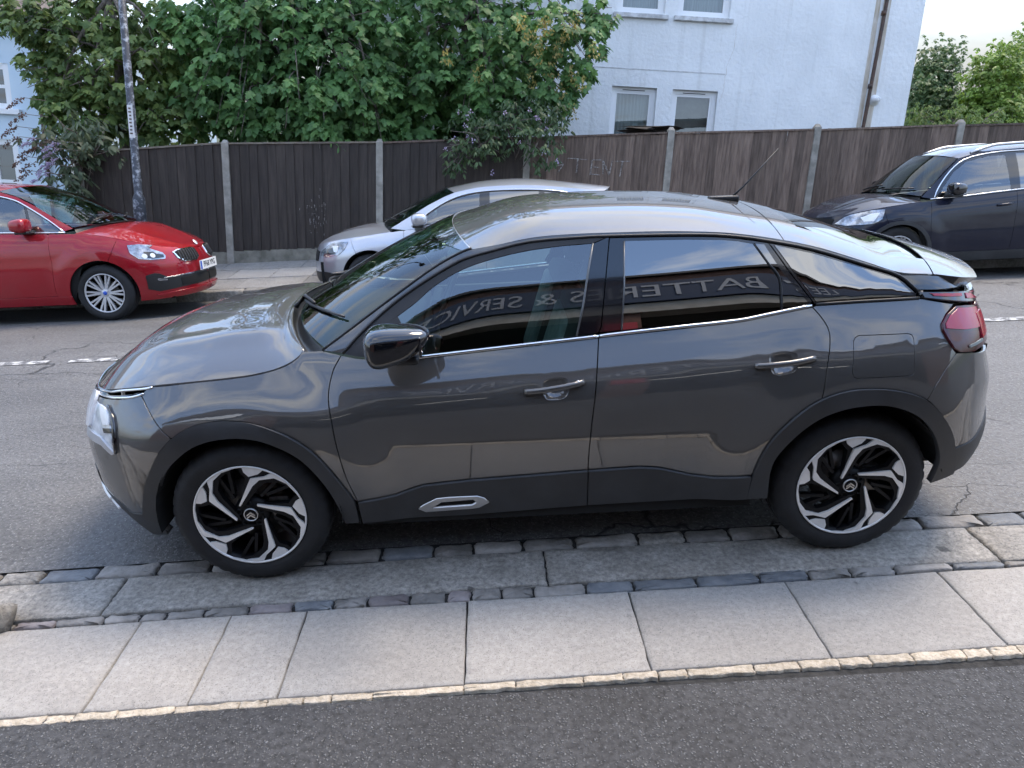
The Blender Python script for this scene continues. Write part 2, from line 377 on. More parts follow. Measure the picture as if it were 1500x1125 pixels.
def tri2d(P, step, holes=()):
    """constrained triangulation of an outline (with holes) and an inner grid"""
    lo, hi = P.min(0), P.max(0); gx = np.arange(lo[0]+step/2, hi[0], step); gy = np.arange(lo[1]+step/2, hi[1], step)
    G = np.stack(np.meshgrid(gx, gy), -1).reshape(-1, 2)
    if len(G):
        G = G[inside(P, G)]
        if len(G):
            d = np.min(np.linalg.norm(G[:, None]-P[None], axis=2), axis=1); G = G[d > step*.45]
    n = len(P); co = [Vector(p) for p in P]; ed = [(i, (i+1) % n) for i in range(n)]
    for H in holes:
        k = len(co); co += [Vector(p) for p in H]; ed += [(k+i, k+(i+1) % len(H)) for i in range(len(H))]
        if len(G):
            d = np.min(np.linalg.norm(G[:, None]-H[None], axis=2), axis=1); G = G[(d > step*.4) & ~inside(H, G)]
    co += [Vector(g) for g in G]
    v, e, f, *_ = delaunay_2d_cdt(co, ed, [], 1, 1e-6)
    v = np.array([tuple(p) for p in v]); f = [tuple(t) for t in f]
    for H in holes:
        c = np.array([v[list(t)].mean(0) for t in f]); m = inside(H, c); f = [t for t, q in zip(f, m) if not q]
    return v, f
def surf_eval(S, surf, Q):
    def pos(a, b):
        if surf == 'W':
            x, w = S.pz2xy(a, b); return np.stack([x, -w, np.broadcast_to(b, x.shape)], -1)
        if surf == 'G': return np.stack([a, -S.G(a, b), b], -1)
        return surf(a, b)
    a, b = Q[:, 0], Q[:, 1]; h = 1e-3; P = pos(a, b)
    n = np.cross(pos(a+h, b)-pos(a-h, b), pos(a, b+h)-pos(a, b-h)); n /= np.maximum(np.linalg.norm(n, axis=1, keepdims=True), 1e-12)
    return P, n
def finish(name, P, n, F, flange, mat, parent, sides, ref, props):
    c = np.cross(P[F[0][1]]-P[F[0][0]], P[F[0][2]]-P[F[0][0]])
    if np.dot(n.mean(0), ref) < 0: n = -n
    tot = 0
    for f in F[:20]: tot += np.dot(np.cross(P[f[1]]-P[f[0]], P[f[2]]-P[f[0]]), n[f[0]])
    if tot < 0: F = [f[::-1] for f in F]
    V = list(P); Nn = list(n); Fc = list(F)
    if flange:
        cnt = {}
        for f in F:
            for i in range(len(f)): cnt.setdefault((f[i], f[(i+1) % len(f)]), 0)
        bd = [(i, j) for (i, j) in cnt if (j, i) not in cnt]
        mp_ = {}; out = {}
        for i, j in bd:
            t = np.cross(P[j]-P[i], n[i]); t /= max(np.linalg.norm(t), 1e-12)
            for q in (i, j): out.setdefault(q, []).append(t)
        for q in out:
            t = np.sum(out[q], 0); t /= max(np.linalg.norm(t), 1e-12)
            mp_[q] = (len(V), len(V)+1)
            V.append(P[q]); Nn.append((n[q]+t)/np.linalg.norm(n[q]+t)); V.append(P[q]-n[q]*flange); Nn.append(t)
        for i, j in bd: Fc.append((mp_[j][0], mp_[i][0], mp_[i][1], mp_[j][1]))
    r = []
    for s in sides:
        if s < 0: me = mesh(name, V, Fc, True, Nn)
        else:
            k = np.array([1, -1, 1]); me = mesh(name, [v*k for v in V], [f[::-1] for f in Fc], True, [v*k for v in Nn])
        r.append(link(name, me, mat, parent, **props))
    return r
def panel(S, name, poly, mat, parent, surf='W', off=0., gap=.0025, flange=.015, step=.04, pz=False, sides=(-1, 1), ds=.022, holes=(), dish=0., **props):
    P = np.array(poly, float)
    cv = lambda h: np.stack([S.x2p(h[:, 0], h[:, 1]), h[:, 1]], 1) if surf == 'W' and not pz else h
    holes = [resample(cv(np.array(h, float)), ds*.6) for h in holes]
    if surf == 'W' and not pz: P = np.stack([S.x2p(P[:, 0], P[:, 1]), P[:, 1]], 1)
    P = inset(resample(P, ds), gap); Q, F = tri2d(P, step, holes); X, n = surf_eval(S, surf, Q)
    if (n[:, 1].mean() > 0): n = -n
    if dish:
        d = np.min(np.linalg.norm(Q[:, None]-P[None], axis=2), axis=1); k = np.clip(d/.03, 0, 1); o = dish*(k*k*(3-2*k))
        X = X-n*o[:, None]; nn = np.zeros_like(X)
        for f in F:
            c = np.cross(X[f[1]]-X[f[0]], X[f[2]]-X[f[0]]); c = c if np.dot(c, n[f[0]]) > 0 else -c
            for q in f: nn[q] += c
        n = nn/np.maximum(np.linalg.norm(nn, axis=1, keepdims=True), 1e-12)
    return finish(name, X+n*off, n, F, flange, mat, parent, sides, np.array([0, -1, 0]), props)
def patch(name, fn, u, v, mat, parent, flange=.012, off=0., sides=(-1,), ref=(0, 0, 1), **props):
    """grid over a parametric surface"""
    u = np.asarray(u, float); v = np.asarray(v, float); U, Vv = np.meshgrid(u, v, indexing='ij')
    P = fn(U, Vv).reshape(-1, 3); h = 2e-3
    uc = np.clip(U, u.min()+h, u.max()-h); vc = np.clip(Vv, v.min()+h, v.max()-h)
    n = np.cross((fn(uc+h, vc)-fn(uc-h, vc)).reshape(-1, 3), (fn(uc, vc+h)-fn(uc, vc-h)).reshape(-1, 3)); n /= np.maximum(np.linalg.norm(n, axis=1, keepdims=True), 1e-12)
    if np.dot(n.mean(0), ref) < 0: n = -n
    b = len(v); F = [(i*b+j, i*b+j+1, (i+1)*b+j+1, (i+1)*b+j) for i in range(len(u)-1) for j in range(b-1)]
    return finish(name, P+n*off, n, F, flange, mat, parent, sides, np.array(ref, float), props)
def strip(name, pts, w, h, mat, parent, sides=(-1, 1), **props):
    """moulding: rounded bar along 3D points (near side), w in z, h outwards"""
    m = MB(); pts = [Vector(p) for p in pts]; k = 8; n0 = 0
    for i, p in enumerate(pts):
        d = (pts[min(i+1, len(pts)-1)]-pts[max(i-1, 0)]).normalized(); o = Vector((0, -1, 0)); o = (o-d*o.dot(d)).normalized(); b = d.cross(o)
        m.v += [p+o*math.cos(2*math.pi*j/k)*h+b*math.sin(2*math.pi*j/k)*w/2 for j in range(k)]
    for i in range(len(pts)-1):
        for j in range(k): m.f.append((i*k+j, i*k+(j+1) % k, (i+1)*k+(j+1) % k, (i+1)*k+j))
    m.f += [tuple(range(k))[::-1], tuple((len(pts)-1)*k+j for j in range(k))]
    r = []
    for s in sides:
        V = m.v if s < 0 else [Vector((v.x, -v.y, v.z)) for v in m.v]; F = m.f if s > 0 else [f[::-1] for f in m.f]
        r.append(link(name, mesh(name, V, F, True), mat, parent, **props))
    return r
def tyre_mesh(R, rim, w, k=160, tread=True):
    prof = [(rim-.012, -w/2+.012), (rim+.004, -w/2+.004), (rim+.02, -w/2-.003), ((R+rim)/2, -w/2-.008), (R-.035, -w/2-.001), (R-.018, -w/2+.010), (R-.006, -w/2+.024), (R, -w/2+.045), (R, -.028), (R-.007, -.026), (R-.007, -.018), (R, -.016), (R, .016), (R-.007, .018), (R-.007, .026), (R, .028), (R, w/2-.045), (R-.006, w/2-.024), (R-.035, w/2), (rim+.004, w/2-.004), (rim-.012, w/2-.012)]
    V, F = lathe(prof, k)
    if tread:
        for i in (5, 6, 7, 16, 17):
            for j in range(k):
                if j % 4 == 0:
                    x, y, z = V[i*k+j]; s = (prof[i][0]-.0055)/prof[i][0]; V[i*k+j] = (x*s, y, z*s)
    return mesh('tyre', V, F, True)
def rim_barrel(rim, w, k=64):
    V, F = lathe([(rim+.002, -w/2+.010), (rim-.004, -w/2+.004), (rim-.014, -w/2+.008), (rim-.022, -w/2+.03), (rim-.03, 0), (rim-.03, w/2-.01)], k)
    return mesh('rim', V, F, True)
def polar_prism(mb, pts, y0, y1, rot):
    q = [(r*math.cos(math.radians(a)+rot), r*math.sin(math.radians(a)+rot)) for r, a in pts]
    mb.prism(q, y0, y1, fn=lambda u, v, w: (u, w, v))
def arch_liner(parent, x, zc, r, y0, y1, mat='void', a0=-25, a1=205):
    k = 22
    for s in (-1, 1):
        m = MB(); n = 0
        for i in range(k+1):
            a = math.radians(a0+(a1-a0)*i/k)
            for y in (y0, y1): m.v.append(Vector((x+r*math.cos(a), s*y, zc+r*math.sin(a))))
        m.v.append(Vector((x, s*y1, zc)))
        for i in range(k):
            m.f.append((n+2*i, n+2*i+1, n+2*i+3, n+2*i+2)); m.f.append((n+2*i+1, n+2*k+2, n+2*i+3))
        m.build('arch_liner', mat, parent)
def text_mesh(txt, size, depth, name='lettering'):
    """letters as a flat extruded mesh in the local xy plane"""
    cu = bpy.data.curves.new(name, 'FONT'); cu.body = txt; cu.size = size; cu.extrude = depth; cu.align_x = 'CENTER'; cu.align_y = 'CENTER'; cu.resolution_u = 3
    o = bpy.data.objects.new(name, cu); COL.objects.link(o); dg = bpy.context.evaluated_depsgraph_get()
    me = bpy.data.meshes.new_from_object(o.evaluated_get(dg)); bpy.data.objects.remove(o); me.name = name
    return me
def superell(c, r, e=.55, nu=28, nv=16, shear=None):
    V, F = [], []
    sg = lambda a, p: math.copysign(abs(a)**p, a)
    for i in range(nv+1):
        ph = -math.pi/2+math.pi*i/nv
        for j in range(nu):
            th = 2*math.pi*j/nu; p = Vector((r[0]*sg(math.cos(ph), e)*sg(math.cos(th), e), r[1]*sg(math.cos(ph), e)*sg(math.sin(th), e), r[2]*sg(math.sin(ph), e)))
            if shear: p = shear(p)
            V.append(p+Vector(c))
    for i in range(nv):
        for j in range(nu): F.append((i*nu+j, i*nu+(j+1) % nu, (i+1)*nu+(j+1) % nu, (i+1)*nu+j))
    return V, F
def road_z(y): return float(ROADZ(y))
ROADZ = spl([(-30, 0), (0, 0), (2.2, 0), (2.7, -.008), (3.5, -.065), (4.5, -.155), (5.3, -.295), (6.2, -.36), (40, -.36)])
# ------------------------------------------------------------------ ground materials
def speckle(name, dark, light, stone, sscale, rough, cracks=0.0, patch=None, pscale=.6, bump=.5, big=.18, dens=.5, spots=0.0, grain=.28, stretch=None, rnd=0.0):
    m, t, b = newmat(name); g = N(t, 'ShaderNodeNewGeometry'); P = g.outputs['Position']
    jn = N(t, 'ShaderNodeTexNoise', Scale=sscale*.9, Detail=1.0); L(t, P, jn.inputs['Vector']); jm = N(t, 'ShaderNodeVectorMath', _operation='MULTIPLY_ADD'); jm.inputs[1].default_value = (1.3/sscale,)*3; L(t, jn.outputs['Color'], jm.inputs[0]); L(t, P, jm.inputs[2])
    v = N(t, 'ShaderNodeTexVoronoi', Scale=sscale); v.inputs['Randomness'].default_value = 1; L(t, jm.outputs[0], v.inputs['Vector'])
    sv = N(t, 'ShaderNodeSeparateColor'); L(t, v.outputs['Color'], sv.inputs[0])
    r = N(t, 'ShaderNodeMapRange', i1=dens, i2=1.0); L(t, sv.outputs[0], r.inputs[0])
    dr = N(t, 'ShaderNodeMapRange', i1=.5, i2=.15); L(t, v.outputs['Distance'], dr.inputs[0])
    k = N(t, 'ShaderNodeMath', _operation='MULTIPLY'); L(t, r.outputs[0], k.inputs[0]); L(t, dr.outputs[0], k.inputs[1])
    n = N(t, 'ShaderNodeTexNoise', Scale=pscale, Detail=5.0, Roughness=.62); PV = P
    if stretch: sm_ = N(t, 'ShaderNodeMapping'); sm_.inputs['Scale'].default_value = stretch; L(t, P, sm_.inputs[0]); PV = sm_.outputs[0]
    L(t, PV, n.inputs['Vector'])
    n2 = N(t, 'ShaderNodeTexNoise', Scale=42.0, Detail=3.0, Roughness=.7); L(t, P, n2.inputs['Vector'])
    c0 = N(t, 'ShaderNodeMix', _data_type='RGBA'); c0.inputs[6].default_value = rgba(dark); c0.inputs[7].default_value = rgba(light)
    s1 = N(t, 'ShaderNodeMapRange', i1=.5-big, i2=.5+big); L(t, n.outputs['Fac'], s1.inputs[0]); L(t, s1.outputs[0], c0.inputs[0])
    hv = N(t, 'ShaderNodeHueSaturation'); L(t, c0.outputs[2], hv.inputs['Color']); q = N(t, 'ShaderNodeMapRange', i1=.3, i2=.7, i3=1-grain, i4=1+grain); L(t, n2.outputs['Fac'], q.inputs[0]); qv = q.outputs[0]
    if rnd: oi = N(t, 'ShaderNodeObjectInfo'); om = N(t, 'ShaderNodeMapRange', i3=1-rnd, i4=1+rnd); L(t, oi.outputs['Random'], om.inputs[0]); qq = N(t, 'ShaderNodeMath', _operation='MULTIPLY'); L(t, qv, qq.inputs[0]); L(t, om.outputs[0], qq.inputs[1]); qv = qq.outputs[0]
    L(t, qv, hv.inputs['Value'])
    c1 = N(t, 'ShaderNodeMix', _data_type='RGBA'); c1.inputs[7].default_value = rgba(stone); L(t, k.outputs[0], c1.inputs[0]); L(t, hv.outputs[0], c1.inputs[6]); out = c1.outputs[2]
    hgt = N(t, 'ShaderNodeMath', _operation='ADD'); L(t, k.outputs[0], hgt.inputs[0]); L(t, n2.outputs['Fac'], hgt.inputs[1]); hout = hgt.outputs[0]
    if cracks:
        dn = N(t, 'ShaderNodeTexNoise', Scale=3.0, Detail=3.0); L(t, P, dn.inputs['Vector']); md = N(t, 'ShaderNodeVectorMath', _operation='MULTIPLY_ADD'); md.inputs[1].default_value = (.35, .35, .35); L(t, dn.outputs['Color'], md.inputs[0]); L(t, P, md.inputs[2])
        for sc_, wd_, thr in ((.55, .0065, .44), (2.6, .010, .56)):
            mpn = N(t, 'ShaderNodeMapping'); mpn.inputs['Scale'].default_value = (.6, 1.35, 1); L(t, md.outputs[0], mpn.inputs[0])
            vo = N(t, 'ShaderNodeTexVoronoi', Scale=sc_, _feature='DISTANCE_TO_EDGE'); L(t, mpn.outputs[0], vo.inputs['Vector'])
            l1 = N(t, 'ShaderNodeMapRange', i1=wd_, i2=wd_*.25); L(t, vo.outputs['Distance'], l1.inputs[0])
            mn = N(t, 'ShaderNodeTexNoise', Scale=.7, Detail=2.0); L(t, P, mn.inputs['Vector']); ms = N(t, 'ShaderNodeMapRange', i1=thr, i2=thr+.06); L(t, mn.outputs['Fac'], ms.inputs[0])
            l2 = N(t, 'ShaderNodeMath', _operation='MULTIPLY'); L(t, l1.outputs[0], l2.inputs[0]); L(t, ms.outputs[0], l2.inputs[1]); l3 = N(t, 'ShaderNodeMath', _operation='MULTIPLY', i1=cracks); L(t, l2.outputs[0], l3.inputs[0])
            c2 = N(t, 'ShaderNodeMix', _data_type='RGBA'); c2.inputs[7].default_value = (.02, .02, .02, 1); L(t, l3.outputs[0], c2.inputs[0]); L(t, out, c2.inputs[6]); out = c2.outputs[2]
            sb = N(t, 'ShaderNodeMath', _operation='SUBTRACT'); L(t, hout, sb.inputs[0]); L(t, l3.outputs[0], sb.inputs[1]); hout = sb.outputs[0]
    if spots:
        vs_ = N(t, 'ShaderNodeTexVoronoi', Scale=2.4); L(t, P, vs_.inputs['Vector']); wn = N(t, 'ShaderNodeTexNoise', Scale=26.0, Detail=2.0); L(t, P, wn.inputs['Vector'])
        aw = N(t, 'ShaderNodeMath', _operation='MULTIPLY_ADD', i1=.16); L(t, wn.outputs['Fac'], aw.inputs[0]); L(t, vs_.outputs['Distance'], aw.inputs[2])
        sl_ = N(t, 'ShaderNodeMapRange', i1=.15, i2=.125); L(t, aw.outputs[0], sl_.inputs[0]); sm = N(t, 'ShaderNodeMath', _operation='MULTIPLY', i1=spots); L(t, sl_.outputs[0], sm.inputs[0])
        c3 = N(t, 'ShaderNodeMix', _data_type='RGBA'); c3.inputs[7].default_value = (.035, .033, .03, 1); L(t, sm.outputs[0], c3.inputs[0]); L(t, out, c3.inputs[6]); out = c3.outputs[2]
    L(t, out, b.inputs['Base Color']); rr = N(t, 'ShaderNodeMapRange', i3=rough-.12, i4=rough+.1); L(t, n.outputs['Fac'], rr.inputs[0]); L(t, rr.outputs[0], b.inputs['Roughness'])
    bp = N(t, 'ShaderNodeBump', Strength=bump, Distance=.006); L(t, hout, bp.inputs['Height']); L(t, bp.outputs[0], b.inputs['Normal'])
    return m
speckle('forecourt', (.026, .026, .027), (.060, .060, .061), (.23, .23, .225), 95.0, .8, pscale=1.6, bump=1.0, dens=.30, grain=.6, big=.22)
speckle('road', (.062, .061, .059), (.155, .151, .145), (.30, .30, .29), 80.0, .66, cracks=.9, pscale=1.0, bump=.8, dens=.45, grain=.45, stretch=(.45, 1.3, 1), big=.24)
speckle('slab', (.305, .285, .257), (.365, .343, .310), (.13, .12, .11), 210.0, .8, pscale=3.0, bump=.5, dens=.45, spots=.5, stretch=(.6, 1.4, 1), rnd=.09, grain=.15)
speckle('granite', (.20, .184, .158), (.32, .298, .262), (.07, .07, .075), 170.0, .68, pscale=5.0, bump=.7, dens=.5, spots=.8, grain=.4, rnd=.05)
speckle('far_slab', (.20, .19, .175), (.28, .265, .24), (.12, .11, .10), 150.0, .82, pscale=2.6, bump=.3, dens=.7, rnd=.12)
pmat('sett', (.145, .135, .12), .65, col2=(.28, .26, .235), vscale=9, bump=.7, bscale=60, rnd=.22, rvar=.12)
pmat('sett_blue', (.10, .108, .118), .6, col2=(.18, .188, .192), vscale=11, bump=.6, bscale=55, rnd=.2)
pmat('sett_pink', (.16, .135, .13), .65, col2=(.24, .21, .20), vscale=11, bump=.6, bscale=55, rnd=.2)
pmat('edging', (.36, .30, .22), .85, col2=(.56, .49, .39), vscale=40, bump=.8, bscale=90, rnd=.12)
pmat('joint', (.030, .029, .027), .95, var=.5, vscale=30, bump=.5)
pmat('concrete', (.20, .19, .165), .85, col2=(.34, .32, .28), vscale=7, bump=.4, bscale=80, rnd=.06)
pmat('plinth', (.13, .125, .10), .9, col2=(.27, .255, .21), vscale=5, bump=.4, bscale=60)
pmat('moss', (.04, .07, .015), .95, var=.5, vscale=40)
def paintmat(name):
    m, t, b = newmat(name); g = N(t, 'ShaderNodeNewGeometry'); n = N(t, 'ShaderNodeTexNoise', Scale=14.0, Detail=8.0, Roughness=.7); L(t, g.outputs['Position'], n.inputs['Vector'])
    r = N(t, 'ShaderNodeMapRange', i1=.46, i2=.60, i4=.85); L(t, n.outputs['Fac'], r.inputs[0]); mx_ = N(t, 'ShaderNodeMix', _data_type='RGBA'); mx_.inputs[6].default_value = (.11, .11, .11, 1); mx_.inputs[7].default_value = (.66, .65, .62, 1)
    L(t, r.outputs[0], mx_.inputs[0]); L(t, mx_.outputs[2], b.inputs['Base Color']); b.inputs['Roughness'].default_value = .7
paintmat('road_paint')

# ------------------------------------------------------------------ ground
def sheet(name, xs, ys, zf, mat, **props):
    V = [(x, y, zf(x, y)) for x in xs for y in (ys(x) if callable(ys) else ys)]; ys = ys(0) if callable(ys) else ys; k = len(ys); F = [(i*k+j, (i+1)*k+j, (i+1)*k+j+1, i*k+j+1) for i in range(len(xs)-1) for j in range(k-1)]
    return link(name, mesh(name, V, F), mat, **props)
yl = lambda pts: spl(pts)
y_so = yl([(-16, -1.79), (-2.01, -1.632), (-.4, -1.582), (1.6, -1.551), (16, -1.39)])        # forecourt | edging
y_si = yl([(-16, -1.745), (-2.06, -1.594), (-.4, -1.548), (1.73, -1.50), (16, -1.33)])       # edging | slabs
y_st = yl([(-16, -1.25), (-2.3, -1.105), (-1.05, -1.076), (.24, -1.06), (2.07, -1.026), (16, -.93)])
y_it = yl([(-16, -1.21), (-2.32, -1.052), (-1.34, -1.015), (-.33, -.982), (.33, -.985), (1.31, -.967), (2.1, -.985), (16, -.90)])
y_gt = yl([(-16, -.95), (-2.56, -.788), (-1.08, -.738), (.1, -.714), (2.3, -.707), (16, -.65)])
y_ot = yl([(-16, -.85), (-2.63, -.684), (-1.1, -.635), (.43, -.611), (2.1, -.592), (16, -.53)])
ST = dict(kind='structure')
pmat('soil', (.05, .06, .025), .95, var=.5, vscale=.8)
sheet('ground', np.linspace(-400, 400, 9), np.linspace(-300, 900, 9), lambda x, y: -.62, 'soil', **ST)
road = sheet('road', np.linspace(-45, 45, 91), lambda x: np.concatenate([[float(y_ot(x))+.004], np.linspace(-.5, 6.4, 44)]), lambda x, y: road_z(y)+.006*math.sin(x*.9+y*.7)*min(1, max(0, y-.2))-(.005 if y < -.4 else 0), 'road', **ST)
sheet('forecourt', np.linspace(-16, 16, 65), np.linspace(-12.5, -1.60, 40), lambda x, y: -.002+.004*noise.noise(Vector((x*1.3, y*1.3, 0))), 'forecourt', **ST)
pav = sheet('pavement', np.linspace(-16, 16, 65), np.linspace(-1.72, -.45, 6), lambda x, y: -.016, 'joint', **ST)
def stone(name, out, zt, mat, parent, bev=.008, rough=.002, depth=.06, dome=.002, sub=3, seed=0, tilt=0):
    """a cut stone: uneven outline, worn arris, slightly domed top"""
    R = random.Random(seed); P = []
    for i in range(len(out)):
        a, b = np.array(out[i], float), np.array(out[(i+1) % len(out)], float)
        for k in range(sub): P.append(a+(b-a)*k/sub)
    P = np.array(P); c = P.mean(0); P += np.array([[R.uniform(-1, 1), R.uniform(-1, 1)] for _ in P])*rough
    n = len(P); V = []; tx, ty = R.uniform(-1, 1)*tilt, R.uniform(-1, 1)*tilt; Z = lambda p, z: z+tx*(p[0]-c[0])+ty*(p[1]-c[1])
    d = P-c; ln = np.linalg.norm(d, axis=1, keepdims=True)
    for p in P: V.append((p[0], p[1], zt-depth))
    for p in P: V.append((p[0], p[1], Z(p, zt-bev)))
    Q = P-d/ln*bev*1.2
    for p in Q: V.append((p[0], p[1], Z(p, zt-bev*.25+R.uniform(-.5, .5)*rough*.5)))
    Q2 = c+(P-c)*np.maximum(1-.03/ln, .55)
    for p in Q2: V.append((p[0], p[1], Z(p, zt+dome*.6)))
    V.append((c[0], c[1], Z(c, zt+dome))); F = []
    for r in range(3):
        for i in range(n): F.append((r*n+i, r*n+(i+1) % n, (r+1)*n+(i+1) % n, (r+1)*n+i))
    for i in range(n): F.append((3*n+i, 3*n+(i+1) % n, 4*n))
    return link(name, mesh(name, V, F, True), mat, parent)
def row(name, xs, lo, hi, mats, zt, gap, seed, skew=0, **kw):
    for i in range(len(xs)-1):
        R = random.Random(seed*1000+i); a, b = xs[i]+gap/2, xs[i+1]-gap/2; g = gap/2
        s0, s1 = (skew(xs[i]), skew(xs[i+1])) if callable(skew) else (0, 0)
        out = [(a+s0, float(lo(a))+g), (b+s1, float(lo(b))+g), (b, float(hi(b))-g), (a, float(hi(a))-g)]
        if kw.get('chamfer'):
            c = kw['chamfer']; o2 = []
            for q in range(4):
                p0, p1, p2 = np.array(out[q-1]), np.array(out[q]), np.array(out[(q+1) % 4]); cc = c*R.uniform(.5, 1.4)
                o2 += [tuple(p1+(p0-p1)/np.linalg.norm(p0-p1)*cc), tuple(p1+(p2-p1)/np.linalg.norm(p2-p1)*cc)]
            out = o2
        mt = mats(i, R) if callable(mats) else mats
        stone(name, out, zt+R.uniform(-1, 1)*kw.get('dz', .002), mt, pav, kw.get('bev', .006), kw.get('rough', .002), dome=kw.get('dome', .002), sub=kw.get('sub', 3), seed=seed*77+i, tilt=kw.get('tilt', 0))
def ext(xs, step, lo=-9, hi=9):
    xs = list(xs); R = random.Random(5)
    while xs[0] > lo: xs.insert(0, xs[0]-step*R.uniform(.8, 1.2))
    while xs[-1] < hi: xs.append(xs[-1]+step*R.uniform(.8, 1.2))
    return xs
row('edging_block', ext([-1.89, -1.79, -1.64, -1.44, -1.21, -1.11, -.98, -.88, -.73, -.4, -.21, .04, .19, .32, .43, .68, .85, 1.0, 1.12, 1.28, 1.48, 1.58, 1.69], .17, -4, 4), y_so, y_si, 'edging', .0015, .005, 1, rough=.0035, bev=.003, dome=.0, sub=6)
row('slab', ext([-2.42, -1.775, -1.40, -1.082, -.398, .299, .988, 1.67, 2.3], .66, -5, 5), y_si, y_st, 'slab', .002, .007, 2, skew=lambda x: 0, rough=.0025, bev=.004, dz=.0015, sub=8, tilt=.004)
SM = lambda i, R: R.choice(['sett', 'sett', 'sett', 'sett_blue', 'sett', 'sett_pink'])
row('sett', ext([-2.32, -2.15, -1.95, -1.8, -1.69, -1.53, -1.34, -1.15, -.98, -.83, -.65, -.49, -.38, -.25, -.11, .12, .33, .61, .89, 1.11, 1.3, 1.5, 1.76], .2, -4, 4), y_st, y_it, SM, .001, .013, 3, chamfer=.010, rough=.005, bev=.006, dome=.002, dz=.003, tilt=.012)
row('granite_kerb', ext([-1.985, -.043, 2.006], 1.9, -6, 6), y_it, y_gt, 'granite', .001, .010, 4, rough=.004, bev=.008, sub=16, dz=.001)
SM2 = lambda i, R: R.choice(['sett', 'sett', 'granite', 'sett', 'sett_blue', 'sett'])
row('sett', ext([-2.6, -2.4, -2.15, -1.87, -1.62, -1.35, -1.08, -.82, -.57, -.38, -.14, .11, .42, .65, .87, 1.11, 1.34, 1.58, 1.82, 2.12, 2.34], .25, -6, 6), y_gt, y_ot, SM2, .003, .016, 5, chamfer=.012, rough=.005, bev=.008, dome=.003, dz=.003, tilt=.012)
# centre line
for x0, x1 in ((-6.0, -5.0), (-4.72, -4.24), (-4.06, -3.58), (4.12, 4.75), (5.0, 6.0), (-1.6, -.8), (1.2, 2.0)):
    sheet('lane_marking', np.linspace(x0, x1, 12), [2.535, 2.63], lambda x, y: road_z(y)+.006*math.sin(x*.9+y*.7)+.006, 'road_paint', **ST)
# far kerb and pavement
KY = 6.08; KZ = -.235
fp = sheet('far_pavement', np.linspace(-45, 45, 46), np.linspace(KY+.10, 8.6, 8), lambda x, y: KZ+.012-.016+(y-KY)*.012, 'joint', **ST)
xs = np.arange(-12.76, 13, .91)
for i in range(len(xs)-1):
    stone('kerb_stone', [(xs[i]+.005, KY), (xs[i+1]-.005, KY), (xs[i+1]-.005, KY+.14), (xs[i]+.005, KY+.14)], KZ+.012, 'granite', fp, .015, .004, depth=.2, seed=900+i, sub=6)
for r, (ya, yb) in enumerate(((KY+.145, KY+.78), (KY+.785, KY+1.40), (KY+1.405, KY+2.02))):
    x = -7.2+.31*r; k = 0
    while x < 10:
        w = .62 if (k*7+r*3) % 5 else .9; stone('slab', [(x+.004, ya+.004), (x+w-.004, ya+.004), (x+w-.004, yb-.004), (x+.004, yb-.004)], KZ+.012+(ya-KY)*.012, 'slab' if (r, k) in ((1, 5), (1, 4)) else 'far_slab', fp, .004, .003, seed=1200+r*50+k, sub=3, tilt=.006); x += w; k += 1
# lump of stone at the pavement edge
V, F = superell((0, 0, 0), (.085, .06, .06), .6, 18, 10)
V = [v*(1+.35*noise.noise(v*22))+Vector((-2.40, -1.075, .035)) for v in V]
stn = link('stone', mesh('stone', V, F, True), 'granite'); stn['label'] = 'rough grey stone lump lying on the pavement, cut by the picture edge'; stn['category'] = 'stone'
# ------------------------------------------------------------------ fence, houses, lamp post (true uprights lean with UP)
EX = Vector((UP.z, 0, -UP.x)).normalized(); EY = UP.cross(EX); RG = Matrix((EX, EY, UP)).transposed()
RGE = RG.to_4x4().to_euler()
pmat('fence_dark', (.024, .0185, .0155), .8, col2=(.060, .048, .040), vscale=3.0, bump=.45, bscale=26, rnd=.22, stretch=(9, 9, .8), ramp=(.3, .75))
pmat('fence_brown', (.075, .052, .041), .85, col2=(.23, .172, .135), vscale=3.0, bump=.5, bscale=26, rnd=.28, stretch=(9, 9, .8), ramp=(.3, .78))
pmat('fence_cap', (.13, .11, .085), .85, col2=(.22, .19, .15), vscale=6, bump=.4, stretch=(1, 6, 6))
pmat('chalk', (.10, .09, .085), .95, col2=(.36, .34, .32), vscale=45, ramp=(.42, .6))
FO = Vector((0, 8.05, -.2))
fence = thing('garden_fence', 'long dark brown close-board fence with concrete posts behind the parked cars', 'fence', FO, RGE)
posts = [-6.66, -4.415, -2.04, .27, 2.53, 4.87, 7.19, 9.5, 11.8, 14.1, 16.4, 18.7]
ftop = spl([(-9, 1.08), (-6.6, 1.25), (-4.41, 1.485), (-2.04, 1.615), (.27, 1.80), (2.53, 1.985), (4.87, 2.15), (7.19, 2.335), (9.5, 2.5), (12, 2.69), (20, 3.3)])
fbase = lambda x: -.02+.0866*x
bmesh_cache = {}
def board_mesh(h):
    k = round(h, 2)
    if k not in bmesh_cache:
        w = .158; V = []
        for z in (0, k*.5, k):
            V += [(-w/2, 0, z), (w/2, -.012, z), (w/2, .006, z), (-w/2, .006, z)]
        F = []
        for r in range(2):
            for i in range(4): F.append((r*4+i, r*4+(i+1) % 4, r*4+4+(i+1) % 4, r*4+4+i))
        F += [(3, 2, 1, 0), (8, 9, 10, 11)]; bmesh_cache[k] = mesh('board', V, F, False)
    return bmesh_cache[k]
R = random.Random(3)
